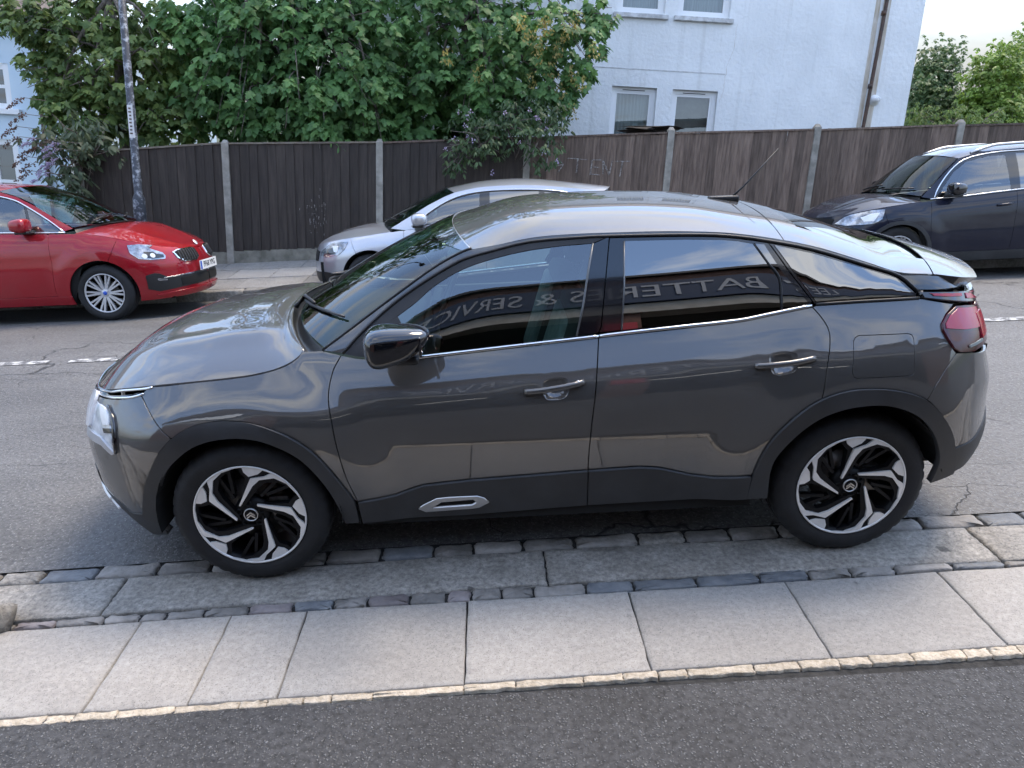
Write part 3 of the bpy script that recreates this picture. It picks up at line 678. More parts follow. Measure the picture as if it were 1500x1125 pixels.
for i in range(len(posts)-1):
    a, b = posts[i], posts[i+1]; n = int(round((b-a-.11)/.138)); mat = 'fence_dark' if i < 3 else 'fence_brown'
    slope = (float(ftop(b))-float(ftop(a)))/(b-a)
    for k in range(n):
        x = a+.055+(k+.5)*(b-a-.11)/n; zb = fbase(x)+.20; zt = float(ftop(a))+slope*(x-a)-.035
        h = round(zt-zb, 2); me = board_mesh(h)
        if not len(me.materials): me.materials.append(None)
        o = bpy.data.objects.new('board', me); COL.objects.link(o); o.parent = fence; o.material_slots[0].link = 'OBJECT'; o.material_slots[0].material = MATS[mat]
        rg = 1.2 if i < 3 else 2.6
        o.location = (x, -.012+R.uniform(-.003, .003), zb+R.uniform(-.006, .006)*rg); o.rotation_euler = (R.uniform(-.004, .004), R.uniform(-.005, .005)*rg, R.uniform(-.03, .01))
    m = MB(); q = [(a+.05, fbase(a+.05)-.12), (b-.05, fbase(b-.05)-.12), (b-.05, fbase(b-.05)+.20), (a+.05, fbase(a+.05)+.20)]; m.prism(q, -.020, .035, fn=lambda u, v, w: (u, w, v)); m.build('gravel_board', 'plinth', fence)
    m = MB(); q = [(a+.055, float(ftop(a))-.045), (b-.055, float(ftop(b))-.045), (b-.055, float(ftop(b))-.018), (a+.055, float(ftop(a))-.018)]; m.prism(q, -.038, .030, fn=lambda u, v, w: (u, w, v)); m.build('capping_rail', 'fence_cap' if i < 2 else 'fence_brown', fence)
    for fz in (.25, .8):
        m = MB(); m.box((a, .008, fbase((a+b)/2)+.3+fz), (b, .05, fbase((a+b)/2)+.37+fz)); m.build('arris_rail', 'fence_brown', fence)
for i, x in enumerate(posts):
    m = MB(); zt = float(ftop(x))+(.035 if i > 3 else .0)
    m.prism([(x-.052, -.05), (x+.052, -.05), (x+.052, .06), (x-.052, .06)], fbase(x)-.15, zt-.03); n = len(m.v)
    m.prism([(x-.052, -.05), (x+.052, -.05), (x+.052, .06), (x-.052, .06)], zt-.0299, zt+.02); 
    for v in m.v[n+4:n+8]: v.x = x+(v.x-x)*.45; v.y = .005+(v.y-.005)*.45
    m.build('post', 'concrete', fence)
# chalk lettering: arrow, T E N T
strokes = [[(.62, 1.33), (.84, 1.39)], [(.73, 1.48), (.845, 1.39)], [(.77, 1.27), (.845, 1.385)], [(.90, 1.49), (1.23, 1.48)], [(1.075, 1.48), (1.06, 1.27)], [(1.30, 1.49), (1.285, 1.26)], [(1.30, 1.485), (1.44, 1.485)], [(1.29, 1.37), (1.42, 1.375)], [(1.285, 1.265), (1.45, 1.26)], [(1.49, 1.27), (1.475, 1.48)], [(1.475, 1.48), (1.59, 1.265)], [(1.59, 1.265), (1.62, 1.48)], [(1.67, 1.48), (1.91, 1.49)], [(1.79, 1.485), (1.76, 1.25)]]
m = MB()
for s in strokes:
    for d in (0, .012):
        pts = []
        for k in range(7):
            t = k/6; pts.append((s[0][0]+(s[1][0]-s[0][0])*t+R.uniform(-.0025, .0025)+d, -.034+R.uniform(-.001, .001), s[0][1]+(s[1][1]-s[0][1])*t+R.uniform(-.0025, .0025)+d*.5))
        m.tube(pts, [R.uniform(.002, .006) for _ in pts], 5)
m.v = [Vector((v[0], -.034+(v[1]+.034)*.25, v[2])) for v in m.v]
m.build('chalk_lettering', 'chalk', fence, label='faint chalk arrow and word TENT', kind='stuff')
m = MB()
for k in range(46):
    x, z = -3.05+R.gauss(0, .10), .43+R.gauss(0, .16); m.tube([(x, -.030, z), (x+R.uniform(-.01, .01), -.030, z+R.uniform(.01, .06))], R.uniform(.002, .006), 4)
m.build('paint_scuffs', 'chalk', fence, kind='stuff')
# ---------------- white rendered house
def rendermat(name, c1, c2, stain):
    m, t, b = newmat(name); tcn = N(t, 'ShaderNodeTexCoord'); O_ = tcn.outputs['Object']
    n = N(t, 'ShaderNodeTexNoise', Scale=1.3, Detail=6.0); L(t, O_, n.inputs['Vector']); r = N(t, 'ShaderNodeValToRGB'); r.color_ramp.elements[0].position = .35; r.color_ramp.elements[1].position = .65; r.color_ramp.elements[0].color = rgba(c1); r.color_ramp.elements[1].color = rgba(c2); L(t, n.outputs['Fac'], r.inputs[0])
    mpn = N(t, 'ShaderNodeMapping'); mpn.inputs['Scale'].default_value = (5, 5, .28); L(t, O_, mpn.inputs[0]); n3 = N(t, 'ShaderNodeTexNoise', Scale=1.0, Detail=5.0); L(t, mpn.outputs[0], n3.inputs['Vector']); k = N(t, 'ShaderNodeMapRange', i1=.56, i2=.78, i4=.55); L(t, n3.outputs['Fac'], k.inputs[0])
    mx_ = N(t, 'ShaderNodeMix', _data_type='RGBA'); mx_.inputs[7].default_value = rgba(stain); L(t, k.outputs[0], mx_.inputs[0]); L(t, r.outputs[0], mx_.inputs[6]); L(t, mx_.outputs[2], b.inputs['Base Color']); b.inputs['Roughness'].default_value = .88
    n2 = N(t, 'ShaderNodeTexNoise', Scale=14.0, Detail=5.0); L(t, O_, n2.inputs['Vector']); bp = N(t, 'ShaderNodeBump', Strength=.7, Distance=.02); L(t, n2.outputs['Fac'], bp.inputs['Height']); L(t, bp.outputs[0], b.inputs['Normal'])
rendermat('render_white', (.72, .74, .75), (.80, .82, .83), (.50, .50, .48))
pmat('upvc', (.80, .81, .82), .35)
pmat('sill_stone', (.42, .42, .42), .8, col2=(.66, .67, .68), vscale=10)
pmat('curtain', (.44, .46, .42), .9, col2=(.62, .64, .60), vscale=2.5, stretch=(14, 14, .4))
pmat('blind', (.27, .25, .22), .9, var=.15, vscale=6)
pmat('iron', (.045, .032, .028), .6, col2=(.10, .05, .03), vscale=12)
pmat('rust_stain', (.44, .37, .28), .9, col2=(.62, .58, .52), vscale=6, stretch=(3, 3, .5))
pmat('roof_tile', (.15, .12, .10), .85, col2=(.25, .205, .17), vscale=8, rnd=.15)
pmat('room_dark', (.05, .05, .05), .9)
HO = Vector((0, 11, 0))
house = thing('white_house', 'white rendered house with downpipe and white windows above the fence', 'house', HO, RGE)
wins = [(2.04, 2.92, 1.25, 2.51, 'curtain'), (3.23, 4.12, 1.25, 2.51, 'blind'), (2.02, 2.93, 3.80, 5.1, 'curtain'), (3.18, 4.18, 3.80, 5.1, 'curtain'), (-1.3, -.3, 3.8, 5.1, 'curtain'), (-1.3, -.3, 1.25, 2.51, 'blind')]
xs = sorted({-3.2, 7.93, *[w[0] for w in wins], *[w[1] for w in wins]}); zs = sorted({-1.0, 6.2, *[w[2] for w in wins], *[w[3] for w in wins]})
m = MB()
for i in range(len(xs)-1):
    for j in range(len(zs)-1):
        cx, cz = (xs[i]+xs[i+1])/2, (zs[j]+zs[j+1])/2
        if any(w[0] < cx < w[1] and w[2] < cz < w[3] for w in wins): continue
        k = len(m.v); m.v += [Vector((xs[i], 0, zs[j])), Vector((xs[i+1], 0, zs[j])), Vector((xs[i+1], 0, zs[j+1])), Vector((xs[i], 0, zs[j+1]))]; m.f.append((k, k+1, k+2, k+3))
for x0, x1, z0, z1, _ in wins:
    k = len(m.v); m.v += [Vector(p) for p in ((x0, 0, z0), (x1, 0, z0), (x1, 0, z1), (x0, 0, z1), (x0, .18, z0), (x1, .18, z0), (x1, .18, z1), (x0, .18, z1))]
    m.f += [(k, k+4, k+5, k+1), (k+1, k+5, k+6, k+2), (k+2, k+6, k+7, k+3), (k+3, k+7, k+4, k)]
k = len(m.v); m.v += [Vector(p) for p in ((7.93, 0, -1), (7.93, 8, -1), (7.93, 8, 6.2), (7.93, 0, 6.2), (-3.2, 0, -1), (-3.2, 8, -1), (-3.2, 8, 6.2), (-3.2, 0, 6.2))]
m.f += [(k, k+1, k+2, k+3), (k+5, k+4, k+7, k+6), (k+1, k+5, k+6, k+2)]
m.build('wall', 'render_white', house)
m = MB(); m.prism([(-.35, 6.15), (8.35, 6.15), (4, 9.4)], -3.5, 8.2, fn=lambda u, v, w: (w if False else v*0+(-3.6 if w < 0 else 8.3), u, v)); m.build('roof', 'roof_tile', house)
for x0, x1, z0, z1, cm in wins:
    f = MB(); t = .075
    f.box((x0, .085, z0), (x0+t, .15, z1)); f.box((x1-t, .085, z0), (x1, .15, z1)); f.box((x0+t, .087, z1-t), (x1-t, .148, z1)); f.box((x0+t, .087, z0), (x1-t, .148, z0+t)); wn = f.build('window', 'upvc', house)
    f = MB(); t2 = .12
    f.box((x0+t, .098, z0+t), (x0+t2, .14, z1-t)); f.box((x1-t2, .098, z0+t), (x1-t, .14, z1-t)); f.box((x0+t2, .10, z1-t2), (x1-t2, .138, z1-t)); f.box((x0+t2, .10, z0+t), (x1-t2, .138, z0+t2)); f.build('sash', 'upvc', wn)
    f = MB(); f.v = [Vector(p) for p in ((x0+t2, .12, z0+t2), (x1-t2, .12, z0+t2), (x1-t2, .12, z1-t2), (x0+t2, .12, z1-t2))]; f.f = [(0, 1, 2, 3)]; f.build('pane', 'glass_house', wn)
    f = MB(); f.box((x0+.25*(x1-x0), .083, z1-.06), (x1-.25*(x1-x0), .0835, z1-.045)); f.build('trickle_vent', 'matte_dark', wn)
    V, F = [], []
    for q in range(41):
        x = x0+(x1-x0)*q/40; y = .22+(.02*math.sin(q*1.9) if cm == 'curtain' else 0); zb = z0 if cm == 'curtain' else z0+.30; V += [(x, y, zb), (x, y, z1)]
    for q in range(40): F.append((2*q, 2*q+2, 2*q+3, 2*q+1))
    link('curtain' if cm == 'curtain' else 'blind', mesh('curtain', V, F), cm, wn)
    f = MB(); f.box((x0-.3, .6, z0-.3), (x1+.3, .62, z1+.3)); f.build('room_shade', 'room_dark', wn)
    if z0 > 3:
        f = MB(); f.box((x0-.07, -.075, z0-.085), (x1+.07, .09, z0-.004), bev=.012); f.build('sill', 'sill_stone', wn)
    else:
        f = MB(); f.box((x0-.03, -.05, z0-.05), (x1+.03, .09, z0-.003)); f.build('sill', 'sill_stone', wn)
m = MB(); m.tube([(7.07, -.07, -.9), (7.08, -.07, 2.0), (7.14, -.07, 4.3), (7.17, -.07, 6.1)], .034, 12)
for z in (.9, 2.75, 4.05, 5.3): m.tube([(7.07+.022*max(0, z-2)/1.0*1, -.07, z-.04), (7.072+.022*max(0, z-2), -.07, z+.04)], .045, 12)
dp = m.build('downpipe', 'iron', house, True)
m = MB(); m.box((6.97, -.004, .5), (7.06, -.002, 5.9)); m.box((7.12, -.0045, .5), (7.26, -.0025, 5.9)); m.build('rust_streak', 'rust_stain', house)
m = MB(); V, F = lathe([(.001, -.16), (.045, -.16), (.05, -.15), (.05, -.02), (.10, -.02), (.105, 0)], 28); m.v = [(v[0]+7.25, v[1], v[2]+2.51) for v in V]; m.f = F; m.build('boiler_flue', 'upvc', house, True)
m = MB(); V, F = lathe([(.03, -.163), (.02, -.155), (.001, -.155)], 20); m.v = [(v[0]+7.25, v[1], v[2]+2.51) for v in V]; m.f = F; m.build('flue_mouth', 'matte_dark', house, True)
def crack(pts, w=.006):
    m = MB(); P = [(x+R.uniform(-.012, .012), -.001, z) for x, z in crv(pts, 6)]; k = 0
    for i, (x, y, z) in enumerate(P): m.v += [Vector((x-w*R.uniform(.2, .6), -.0015, z)), Vector((x+w*R.uniform(.2, .6), -.0015, z+.001))]
    for i in range(len(P)-1): m.f.append((2*i, 2*i+1, 2*i+3, 2*i+2))
    m.build('wall_crack', 'rust_stain', house)
crack([(4.34, 3.72), (4.33, 3.3), (4.24, 3.0), (4.23, 2.75), (4.22, 2.55), (4.16, 2.3)])
m = MB(); m.box((1.30, -.006, 2.82), (4.22, -.002, 2.835)); m.build('render_line', 'sill_stone', house)
# ---------------- pale blue house far left
pmat('render_blue', (.55, .68, .79), .85, col2=(.62, .74, .83), vscale=1.5, bump=.3, bscale=30)
bh = thing('blue_house', 'pale blue terraced house with white sash windows at the left edge', 'house', HO, RGE)
bw = [(-11.0, -9.28, 1.50, 2.30), (-11.0, -9.30, -.6, .95)]
m = MB(); xs = [-27, -11.0, -9.30, -8.35]; zs = [-1.6, -.6, .95, 1.50, 2.30, 3.2]
for i in range(3):
    for j in range(5):
        if i == 1 and j in (1, 3): continue
        k = len(m.v); m.v += [Vector((xs[i], 0, zs[j])), Vector((xs[i+1], 0, zs[j])), Vector((xs[i+1], 0, zs[j+1])), Vector((xs[i], 0, zs[j+1]))]; m.f.append((k, k+1, k+2, k+3))
k = len(m.v); m.v += [Vector(p) for p in ((-8.35, 0, -1.6), (-8.35, 8, -1.6), (-8.35, 8, 3.2), (-8.35, 0, 3.2))]; m.f.append((k, k+1, k+2, k+3)); m.build('wall', 'render_blue', bh)
for z0, z1 in ((1.50, 2.30), (-.6, .95)):
    x0, x1 = -11.0, -9.30
    f = MB(); f.box((x0, .06, z0), (x0+.1, .14, z1)); f.box((x1-.12, .03, z0-.02), (x1+.08, .14, z1+.02)); f.box((x0+.1, .062, z1-.1), (x1-.12, .138, z1)); f.box((x0+.1, .062, z0), (x1-.12, .138, z0+.1)); wn = f.build('window', 'upvc', bh)
    f = MB(); f.box((x0+.1, .07, (z0+z1)/2-.03), (x1-.12, .13, (z0+z1)/2+.03)); f.box(((x0+x1)/2-.05, .072, z0+.1), ((x0+x1)/2+.05, .128, z1-.1)); f.box((x1-.50, .071, z0+.1), (x1-.44, .129, z1-.1)); f.build('glazing_bar', 'upvc', wn)
    f = MB(); f.v = [Vector(p) for p in ((x0+.1, .1, z0+.1), (x1-.12, .1, z0+.1), (x1-.12, .1, z1-.1), (x0+.1, .1, z1-.1))]; f.f = [(0, 1, 2, 3)]; f.build('pane', 'glass_house', wn)
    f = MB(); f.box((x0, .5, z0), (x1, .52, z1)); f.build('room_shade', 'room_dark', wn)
    f = MB(); f.box((x0-.1, -.09, z0-.1), (x1+.16, .06, z0-.003), bev=.01); f.build('sill', 'upvc', wn)
m = MB(); m.tube([(-8.75, -.06, -1.6), (-8.75, -.06, 3.0)], .032, 10); m.build('downpipe', 'iron', bh, True)
m = MB(); m.box((-27, -.25, 2.95), (-8.3, -.12, 3.05)); m.build('gutter', 'upvc', bh)
rf = bpy.data.objects.new('roof', None); COL.objects.link(rf); rf.parent = bh
Rm_ = Matrix.Translation((0, -.3, 3.02)) @ Matrix.Rotation(math.radians(38), 4, 'X'); tm = MB(); tm.box((-.125, 0, 0), (.125, .40, .018)); tm = mesh('roof_tile', tm.v, tm.f, False); tm.materials.append(MATS['roof_tile'])
for r in range(9):
    for c in range(7):
        o = bpy.data.objects.new('roof_tile', tm); COL.objects.link(o); o.parent = rf
        o.matrix_local = Rm_ @ Matrix.Translation((-9.9+.255*c+.127*(r % 2), r*.30, .018+.004*r)) @ Matrix.Rotation(.045, 4, 'X')
m = MB(); m.box((-27, 0, -.02), (-8.2, 4.5, .010)); m.v = [Rm_ @ Vector(v) for v in m.v]; m.build('roof_underlay', 'roof_tile', rf)
# ---------------- lamp post
pmat('post_paint', (.035, .042, .055), .55, col2=(.33, .36, .40), vscale=16, bump=.3, bscale=60, ramp=(.50, .66), detail=8)
pmat('sticker', (.62, .63, .62), .6, var=.1, vscale=20)
LO = Vector((0, 7.2, -.22))
lp = thing('lamp_post', 'tall slim lamp post with peeling grey paint behind the red car', 'lamp post', LO+EX*-5.42, RGE)
m = MB(); m.tube([(0, 0, 0), (0, 0, .66), (0, 0, .70), (0, 0, .76), (0, 0, 5.6)], [.085, .085, .08, .056, .042], 20); m.build('shaft', 'post_paint', lp, True)
m = MB(); m.box((-.04, -.088, .2), (.04, -.082, .55)); m.build('inspection_door', 'post_paint', lp)
m = MB(); m.tube([(0, 0, 5.6), (0, -.1, 5.9), (0, -.5, 6.05), (0, -.9, 6.08)], [.042, .036, .03, .03], 12); m.box((-.09, -1.4, 6.02), (.09, -.85, 6.12), bev=.03); m.build('lantern', 'post_paint', lp, True)
m = MB(); 
for q in range(7):
    a0 = math.radians(-90-44+q*88/6); m.v += [Vector((.0545*math.cos(a0), .0545*math.sin(a0), 1.53)), Vector((.0545*math.cos(a0), .0545*math.sin(a0), 1.97))]
for q in range(6): m.f.append((2*q, 2*q+2, 2*q+3, 2*q+1))
stk = m.build('column_sticker', 'sticker', lp, True)
m = MB()
for q in range(8): m.box((-.018+.004*(q % 3), -.0565, 1.58+.048*q), (.02-.003*(q % 2), -.0555, 1.60+.048*q))
m.build('sticker_print', 'iron', stk, kind='stuff')
# ---------------- roofing felt and slats thrown on a shed behind the fence
shed = thing('timber_pile', 'pile of broken dark timber showing over the fence below the windows', 'timber', FO+EX*2.35+EY*.55+UP*1.55, RGE)
for q in range(14):
    m = MB(); m.box((-.32, -.03, -.01), (.32, .03, .012)); rot = Matrix.Rotation(R.uniform(-.25, .25), 4, 'Y') @ Matrix.Rotation(R.uniform(-.6, .6), 4, 'Z'); m.v = [rot @ v+Vector((R.uniform(-.3, .25), R.uniform(-.1, .1), .30+.018*q+R.uniform(-.02, .02))) for v in m.v]; m.build('slat', 'fence_dark', shed)
m = MB(); m.box((-.9, -.25, -1.4), (.5, .9, .29)); m.build('shed_roof', 'fence_dark', shed)
# ------------------------------------------------------------------ the garage behind the photographer (seen in the car's glass and paint)
pmat('navy_board', (.012, .022, .05), .35)
pmat('sign_letter', (.30, .31, .33), .5)
pmat('brick_dark', (.09, .045, .032), .85, col2=(.16, .085, .06), vscale=6, bump=.4)
pmat('lintel', (.30, .28, .24), .85, col2=(.40, .37, .32), vscale=5)
pmat('garage_inside', (.014, .014, .014), .9, var=.3, vscale=2)
pmat('red_board', (.35, .02, .03), .6)
emat('tube_light', (1, .97, .9), 1.6)
GY = -6.2
gar = thing('garage', 'battery service garage with dark open doorway and long navy sign facing the cars', 'garage', (0, GY, 0), (0, 0, 0))
m = MB(); m.box((-9, -.3, 4.70), (10, .22, 4.90)); m.build('parapet', 'brick_dark', gar)
m = MB(); m.box((-9, -.2, 4.90), (10, .32, 4.97)); m.build('coping', 'matte_dark', gar)
m = MB(); m.box((-4.8, .0, 3.95), (7.6, .26, 4.68)); fs = m.build('fascia', 'navy_board', gar)
me = text_mesh("LEE'S BATTERIES & SERVICE", .62, .012); w_ = max(v.co.x for v in me.vertices)-min(v.co.x for v in me.vertices)
me.transform(Matrix.Translation((.95, .272, 4.31)) @ Matrix(((-1, 0, 0, 0), (0, 0, 1, 0), (0, 1, 0, 0), (0, 0, 0, 1))) @ Matrix.Diagonal((5.9/w_, 1, 1, 1))); link('sign_lettering', me, 'sign_letter', fs, label='pale grey lettering of the sign')
m = MB(); m.box((-9, -.3, 3.62), (10, .18, 3.93)); m.build('lintel', 'lintel', gar)
for x0, x1 in ((-9, -3.7), (.75, 1.25), (6.2, 10)):
    m = MB(); m.box((x0, -.3, -.02), (x1, .1, 3.62)); m.build('pier', 'brick_dark', gar)
m = MB(); m.box((.80, .10, 2.3), (1.2, .13, 3.3)); m.build('notice_board', 'red_board', gar)
m = MB(); m.box((-4.2, -6, -.02), (6.2, -5.9, 3.7)); m.box((-4.3, -6, -.02), (-4.2, -.3, 3.7)); m.box((6.2, -6, -.02), (6.3, -.3, 3.7)); m.box((-4.2, -6, 3.66), (6.2, -.3, 3.75)); m.build('inner_wall', 'garage_inside', gar)
m = MB(); m.box((-9, -6, 4.3), (10, -.3, 4.4)); m.build('roof', 'matte_dark', gar)
for x, y in ((2.0, -1.2), (3.6, -1.9), (-1.5, -2.6)):
    m = MB(); m.box((x-.6, y-.025, 3.20), (x+.6, y+.025, 3.24)); m.build('strip_light', 'tube_light', gar)
# ------------------------------------------------------------------ the grey crossover in front
def wheel_grey(parent, x, y, zc, side, rot0):
    w = bpy.data.objects.new('wheel', None); COL.objects.link(w); w.parent = parent; w.location = (x, y, zc)
    if side > 0: w.rotation_euler = (0, 0, math.pi)
    R, rim, wd_ = .345, .246, .205
    link('tyre', tyre_mesh(R, rim, wd_), 'rubber', w); link('rim', rim_barrel(rim, wd_), 'alloy_dark', w)
    yo = -wd_/2
    lip = MB(); lip.v, lip.f = lathe([(rim-.001, yo+.004), (rim-.002, yo-.001), (rim-.008, yo-.001), (rim-.010, yo+.006)], 96); lip.build('rim_lip', 'alloy', w, True)
    arm = [(.066, 128), (.061, 122), (.150, 77), (.186, 69), (.222, 54), (.234, 40), (.2395, 22), (.243, 22), (.243, 40), (.243, 57), (.232, 60), (.207, 65), (.184, 81), (.158, 84.5)]
    fil = [(.243, 90), (.243, 80), (.243, 68), (.233, 68.5), (.212, 72), (.193, 83), (.214, 88.5)]
    under = [(.052, 140), (.05, 110), (.142, 68), (.178, 61), (.212, 47), (.226, 34), (.24, 30), (.24, 60), (.24, 95), (.208, 93), (.18, 88), (.154, 91)]
    for k in range(5):
        ro = math.radians(72*k+rot0); m = MB(); polar_prism(m, arm, yo+.001, yo+.012, ro); m.build('spoke_face', 'alloy', w)
        m = MB(); polar_prism(m, fil, yo+.003, yo+.012, ro); m.build('spoke_fillet', 'alloy', w)
        m = MB(); polar_prism(m, under, yo+.010, yo+.040, ro); m.build('spoke', 'alloy_dark', w)
        m = MB()
        for a0, a1, r0, r1 in ((113, 103, .238, .10), (98, 95, .238, .12)):
            a0 += 8; a1 += 26
            p0 = np.array([r0*math.cos(math.radians(a0)+ro), r0*math.sin(math.radians(a0)+ro)]); p1 = np.array([r1*math.cos(math.radians(a1)+ro), r1*math.sin(math.radians(a1)+ro)])
            d = (p1-p0)/np.linalg.norm(p1-p0); n = np.array([-d[1], d[0]])*.007
            m.prism([tuple(p0+n), tuple(p1+n), tuple(p1-n), tuple(p0-n)], yo+.022, yo+.05, fn=lambda u, v, q: (u, q, v))
        m.build('rib', 'alloy_dark', w)
    m = MB(); m.v, m.f = lathe([(0.001, yo+.012), (.026, yo+.012), (.03, yo+.016), (.062, yo+.022), (.078, yo+.034), (.08, yo+.06)], 40); m.build('hub', 'alloy_dark', w, True)
    m = MB(); m.v, m.f = lathe([(.027, yo+.011), (.0285, yo+.008), (.031, yo+.008), (.032, yo+.015)], 40); m.build('cap_ring', 'satin_silver', w, True)
    m = MB()
    for dz in (.002, -.010):
        m.prism([(-.018, dz-.008), (-.018, dz-.002), (0, dz+.012), (.018, dz-.002), (.018, dz-.008), (0, dz+.006)], yo+.007, yo+.012, fn=lambda u, v, q: (u, q, v))
    m.build('chevron_badge', 'satin_silver', w)
    m = MB()
    for k in range(5):
        a = math.radians(72*k+rot0+20); V, F = lathe([(.001, yo+.026), (.010, yo+.026), (.011, yo+.012), (.013, yo+.012), (.013, yo+.03)], 12); n = len(m.v)
        m.v += [(p[0]+.052*math.cos(a), p[1], p[2]+.052*math.sin(a)) for p in V]; m.f += [tuple(n+i for i in f) for f in F]
    m.build('wheel_bolts', 'void', w, True)
    m = MB(); m.v, m.f = lathe([(.03, -.02), (.15, -.02), (.15, .0), (.03, .0)], 48); m.build('brake_disc', 'brake', w, True)
    m = MB(); m.box((.07, -.045, -.06), (.16, .03, .06), bev=.012); m.build('brake_caliper', 'brake', w)
    return w

def build_grey():
    S = S4; X = lambda x, z: (float(S.x2p(x, z)), z)
    car = thing('parked_car', 'dark grey crossover car with black cladding parked close in front', 'car')
    PT, PL = 'paint_grey', 'plastic_trim'
    archFo = [(-1.843, 0.328), (-1.829, 0.364), (-1.786, 0.472), (-1.728, 0.575), (-1.659, 0.672), (-1.585, 0.742), (-1.521, 0.779), (-1.443, 0.801), (-1.34, 0.808), (-1.225, 0.794), (-1.104, 0.744), (-1.016, 0.666), (-0.957, 0.571), (-0.909, 0.472), (-0.875, 0.384), (-0.87, 0.273)]
    archFi = [(-1.735, .24), (-1.76, 0.299), (-1.743, 0.407), (-1.703, 0.497), (-1.64, 0.592), (-1.552, 0.672), (-1.464, 0.719), (-1.346, 0.739), (-1.233, 0.73), (-1.14, 0.689), (-1.063, 0.624), (-1.002, 0.525), (-0.957, 0.405), (-0.932, 0.272)]
    archRo = [(0.859, 0.311), (0.868, 0.438), (0.904, 0.584), (0.968, 0.691), (1.068, 0.789), (1.186, 0.838), (1.31, 0.846), (1.439, 0.827), (1.552, 0.78), (1.65, 0.687), (1.718, 0.594), (1.754, 0.517), (1.797, 0.4), (1.803, 0.367)]
    archRi = [(0.952, 0.311), (0.943, 0.493), (0.994, 0.607), (1.081, 0.704), (1.187, 0.757), (1.31, 0.773), (1.417, 0.76), (1.522, 0.711), (1.602, 0.638), (1.661, 0.546), (1.695, 0.452), (1.69, 0.34)]
    fd = [(-0.874, 1.032), (-0.909, 0.974), (-0.928, 0.887), (-0.916, 0.786), (-0.906, 0.647), (-0.892, 0.52), (-0.869, 0.417), (-0.86, 0.383)]
    fb = [(-1.744, 0.89), (-1.696, 0.838), (-1.641, 0.783), (-1.592, 0.739)]
    dg = [(0.203, 1.069), (0.182, 0.913), (0.164, 0.756), (0.153, 0.587), (0.151, 0.489)]
    rd = [(1.09, 1.16), (1.122, 1.119), (1.143, 1.074), (1.141, 1.025), (1.121, 0.935), (1.109, 0.836), (1.105, 0.809)]
    shut = [(-1.038, 1.048), (-1.067, 1.02), (-1.129, 0.992), (-1.231, 0.97), (-1.36, 0.956), (-1.517, 0.943), (-1.708, 0.92)]
    chB = [(-0.563, 1.01), (-0.472, 1.017), (-0.188, 1.039), (0.111, 1.061), (0.203, 1.069), (0.326, 1.078), (0.553, 1.093), (0.78, 1.112), (0.893, 1.127), (0.979, 1.144), (1.09, 1.16)]
    sillT = [(-0.86, 0.387), (-0.694, 0.406), (-0.571, 0.449), (-0.36, 0.467), (0.151, 0.489)]; sillT2 = [(0.151, 0.489), (0.374, 0.496), (0.467, 0.485), (0.612, 0.44), (0.697, 0.427), (0.865, 0.437)]
    recF = [(-0.048, 0.899), (-0.033, 0.919), (0.009, 0.93), (0.054, 0.927), (0.067, 0.911), (0.065, 0.871), (0.042, 0.847), (-0.015, 0.843), (-0.037, 0.861)]
    recR = [(0.891, 0.972), (0.905, 0.99), (0.96, 1.0), (1.002, 0.995), (1.008, 0.98), (1.003, 0.935), (0.976, 0.917), (0.927, 0.909), (0.901, 0.924)]
    rnd = lambda l: crv(l+[l[0]], 4)[:-1]
    fuel = [(1.235, 1.032), (1.244, 1.046), (1.261, 1.054), (1.465, 1.053), (1.483, 1.047), (1.488, 1.032), (1.482, 0.905), (1.476, 0.895), (1.46, 0.89), (1.243, 0.89), (1.227, 0.898), (1.221, 0.915)]
    CF = -2.697; CR = 2.697
    a = crv(archFo)
    iF = min(range(len(a)), key=lambda i: abs(a[i][0]+1.587)); iD = min(range(len(a)), key=lambda i: abs(a[i][0]+.867)+abs(a[i][1]-.402))
    # front bumper
    chev = [(-1.751, 0.887), (-1.834, 0.863), (-1.945, 0.843), (-2.069, 0.82)]
    low = [(-1.929, 0.306), (-1.997, 0.339), (-2.128, 0.353)]
    bp = [X(*q) for q in a[:iF+1]]+[X(*q) for q in fb[::-1]]+[X(*q) for q in chev[1:]]+[(-2.25, .825), (-2.5, .795), (CF, .785), (CF, .50), (-2.4, .49), (-2.22, .46)]+[X(*q) for q in low[::-1]]
    panel(S, 'front_bumper', bp, PT, car, pz=True)
    lp = [X(*q) for q in [(-1.843, 0.328)]+low]+[(-2.22, .46), (-2.4, .49), (CF, .50), (CF, .2), (-2.3, .2)]+[X(-1.95, 0.212), X(-1.865, 0.173), X(-1.76, 0.208), X(-1.762, 0.296)]
    panel(S, 'bumper_cladding', lp, PL, car, pz=True, off=.004)
    panel(S, 'skid_trim', [X(-2.1, 0.3), (-2.16, .33), (-2.32, .36), (CF, .36), (CF, .27), (-2.3, .26), X(-2.036, 0.266)], 'lamp_white', car, pz=True, off=.014)
    # lamps at the nose
    head = [(-2.063, 0.812), (-2.011, 0.813), (-1.958, 0.804), (-1.913, 0.776), (-1.895, 0.747), (-1.882, 0.689), (-1.889, 0.634), (-1.921, 0.655), (-1.972, 0.684)]
    hp = [X(*q) for q in head]+[(-2.28, .70), (-2.28, .80)]
    panel(S, 'headlamp', hp, 'lamp_glass', car, pz=True, off=.004, label='clear headlamp with grey bowl')
    panel(S, 'headlamp_lens', [X(-1.985, .815), X(-1.945, .815), X(-1.905, .795), X(-1.90, .755), X(-1.945, .745)], 'lamp_white', car, pz=True, off=.009)
    panel(S, 'headlamp_bar', [X(-1.945, .737), X(-1.895, .748), X(-1.885, .728), X(-1.935, .716)], 'gloss_black', car, pz=True, off=.010)
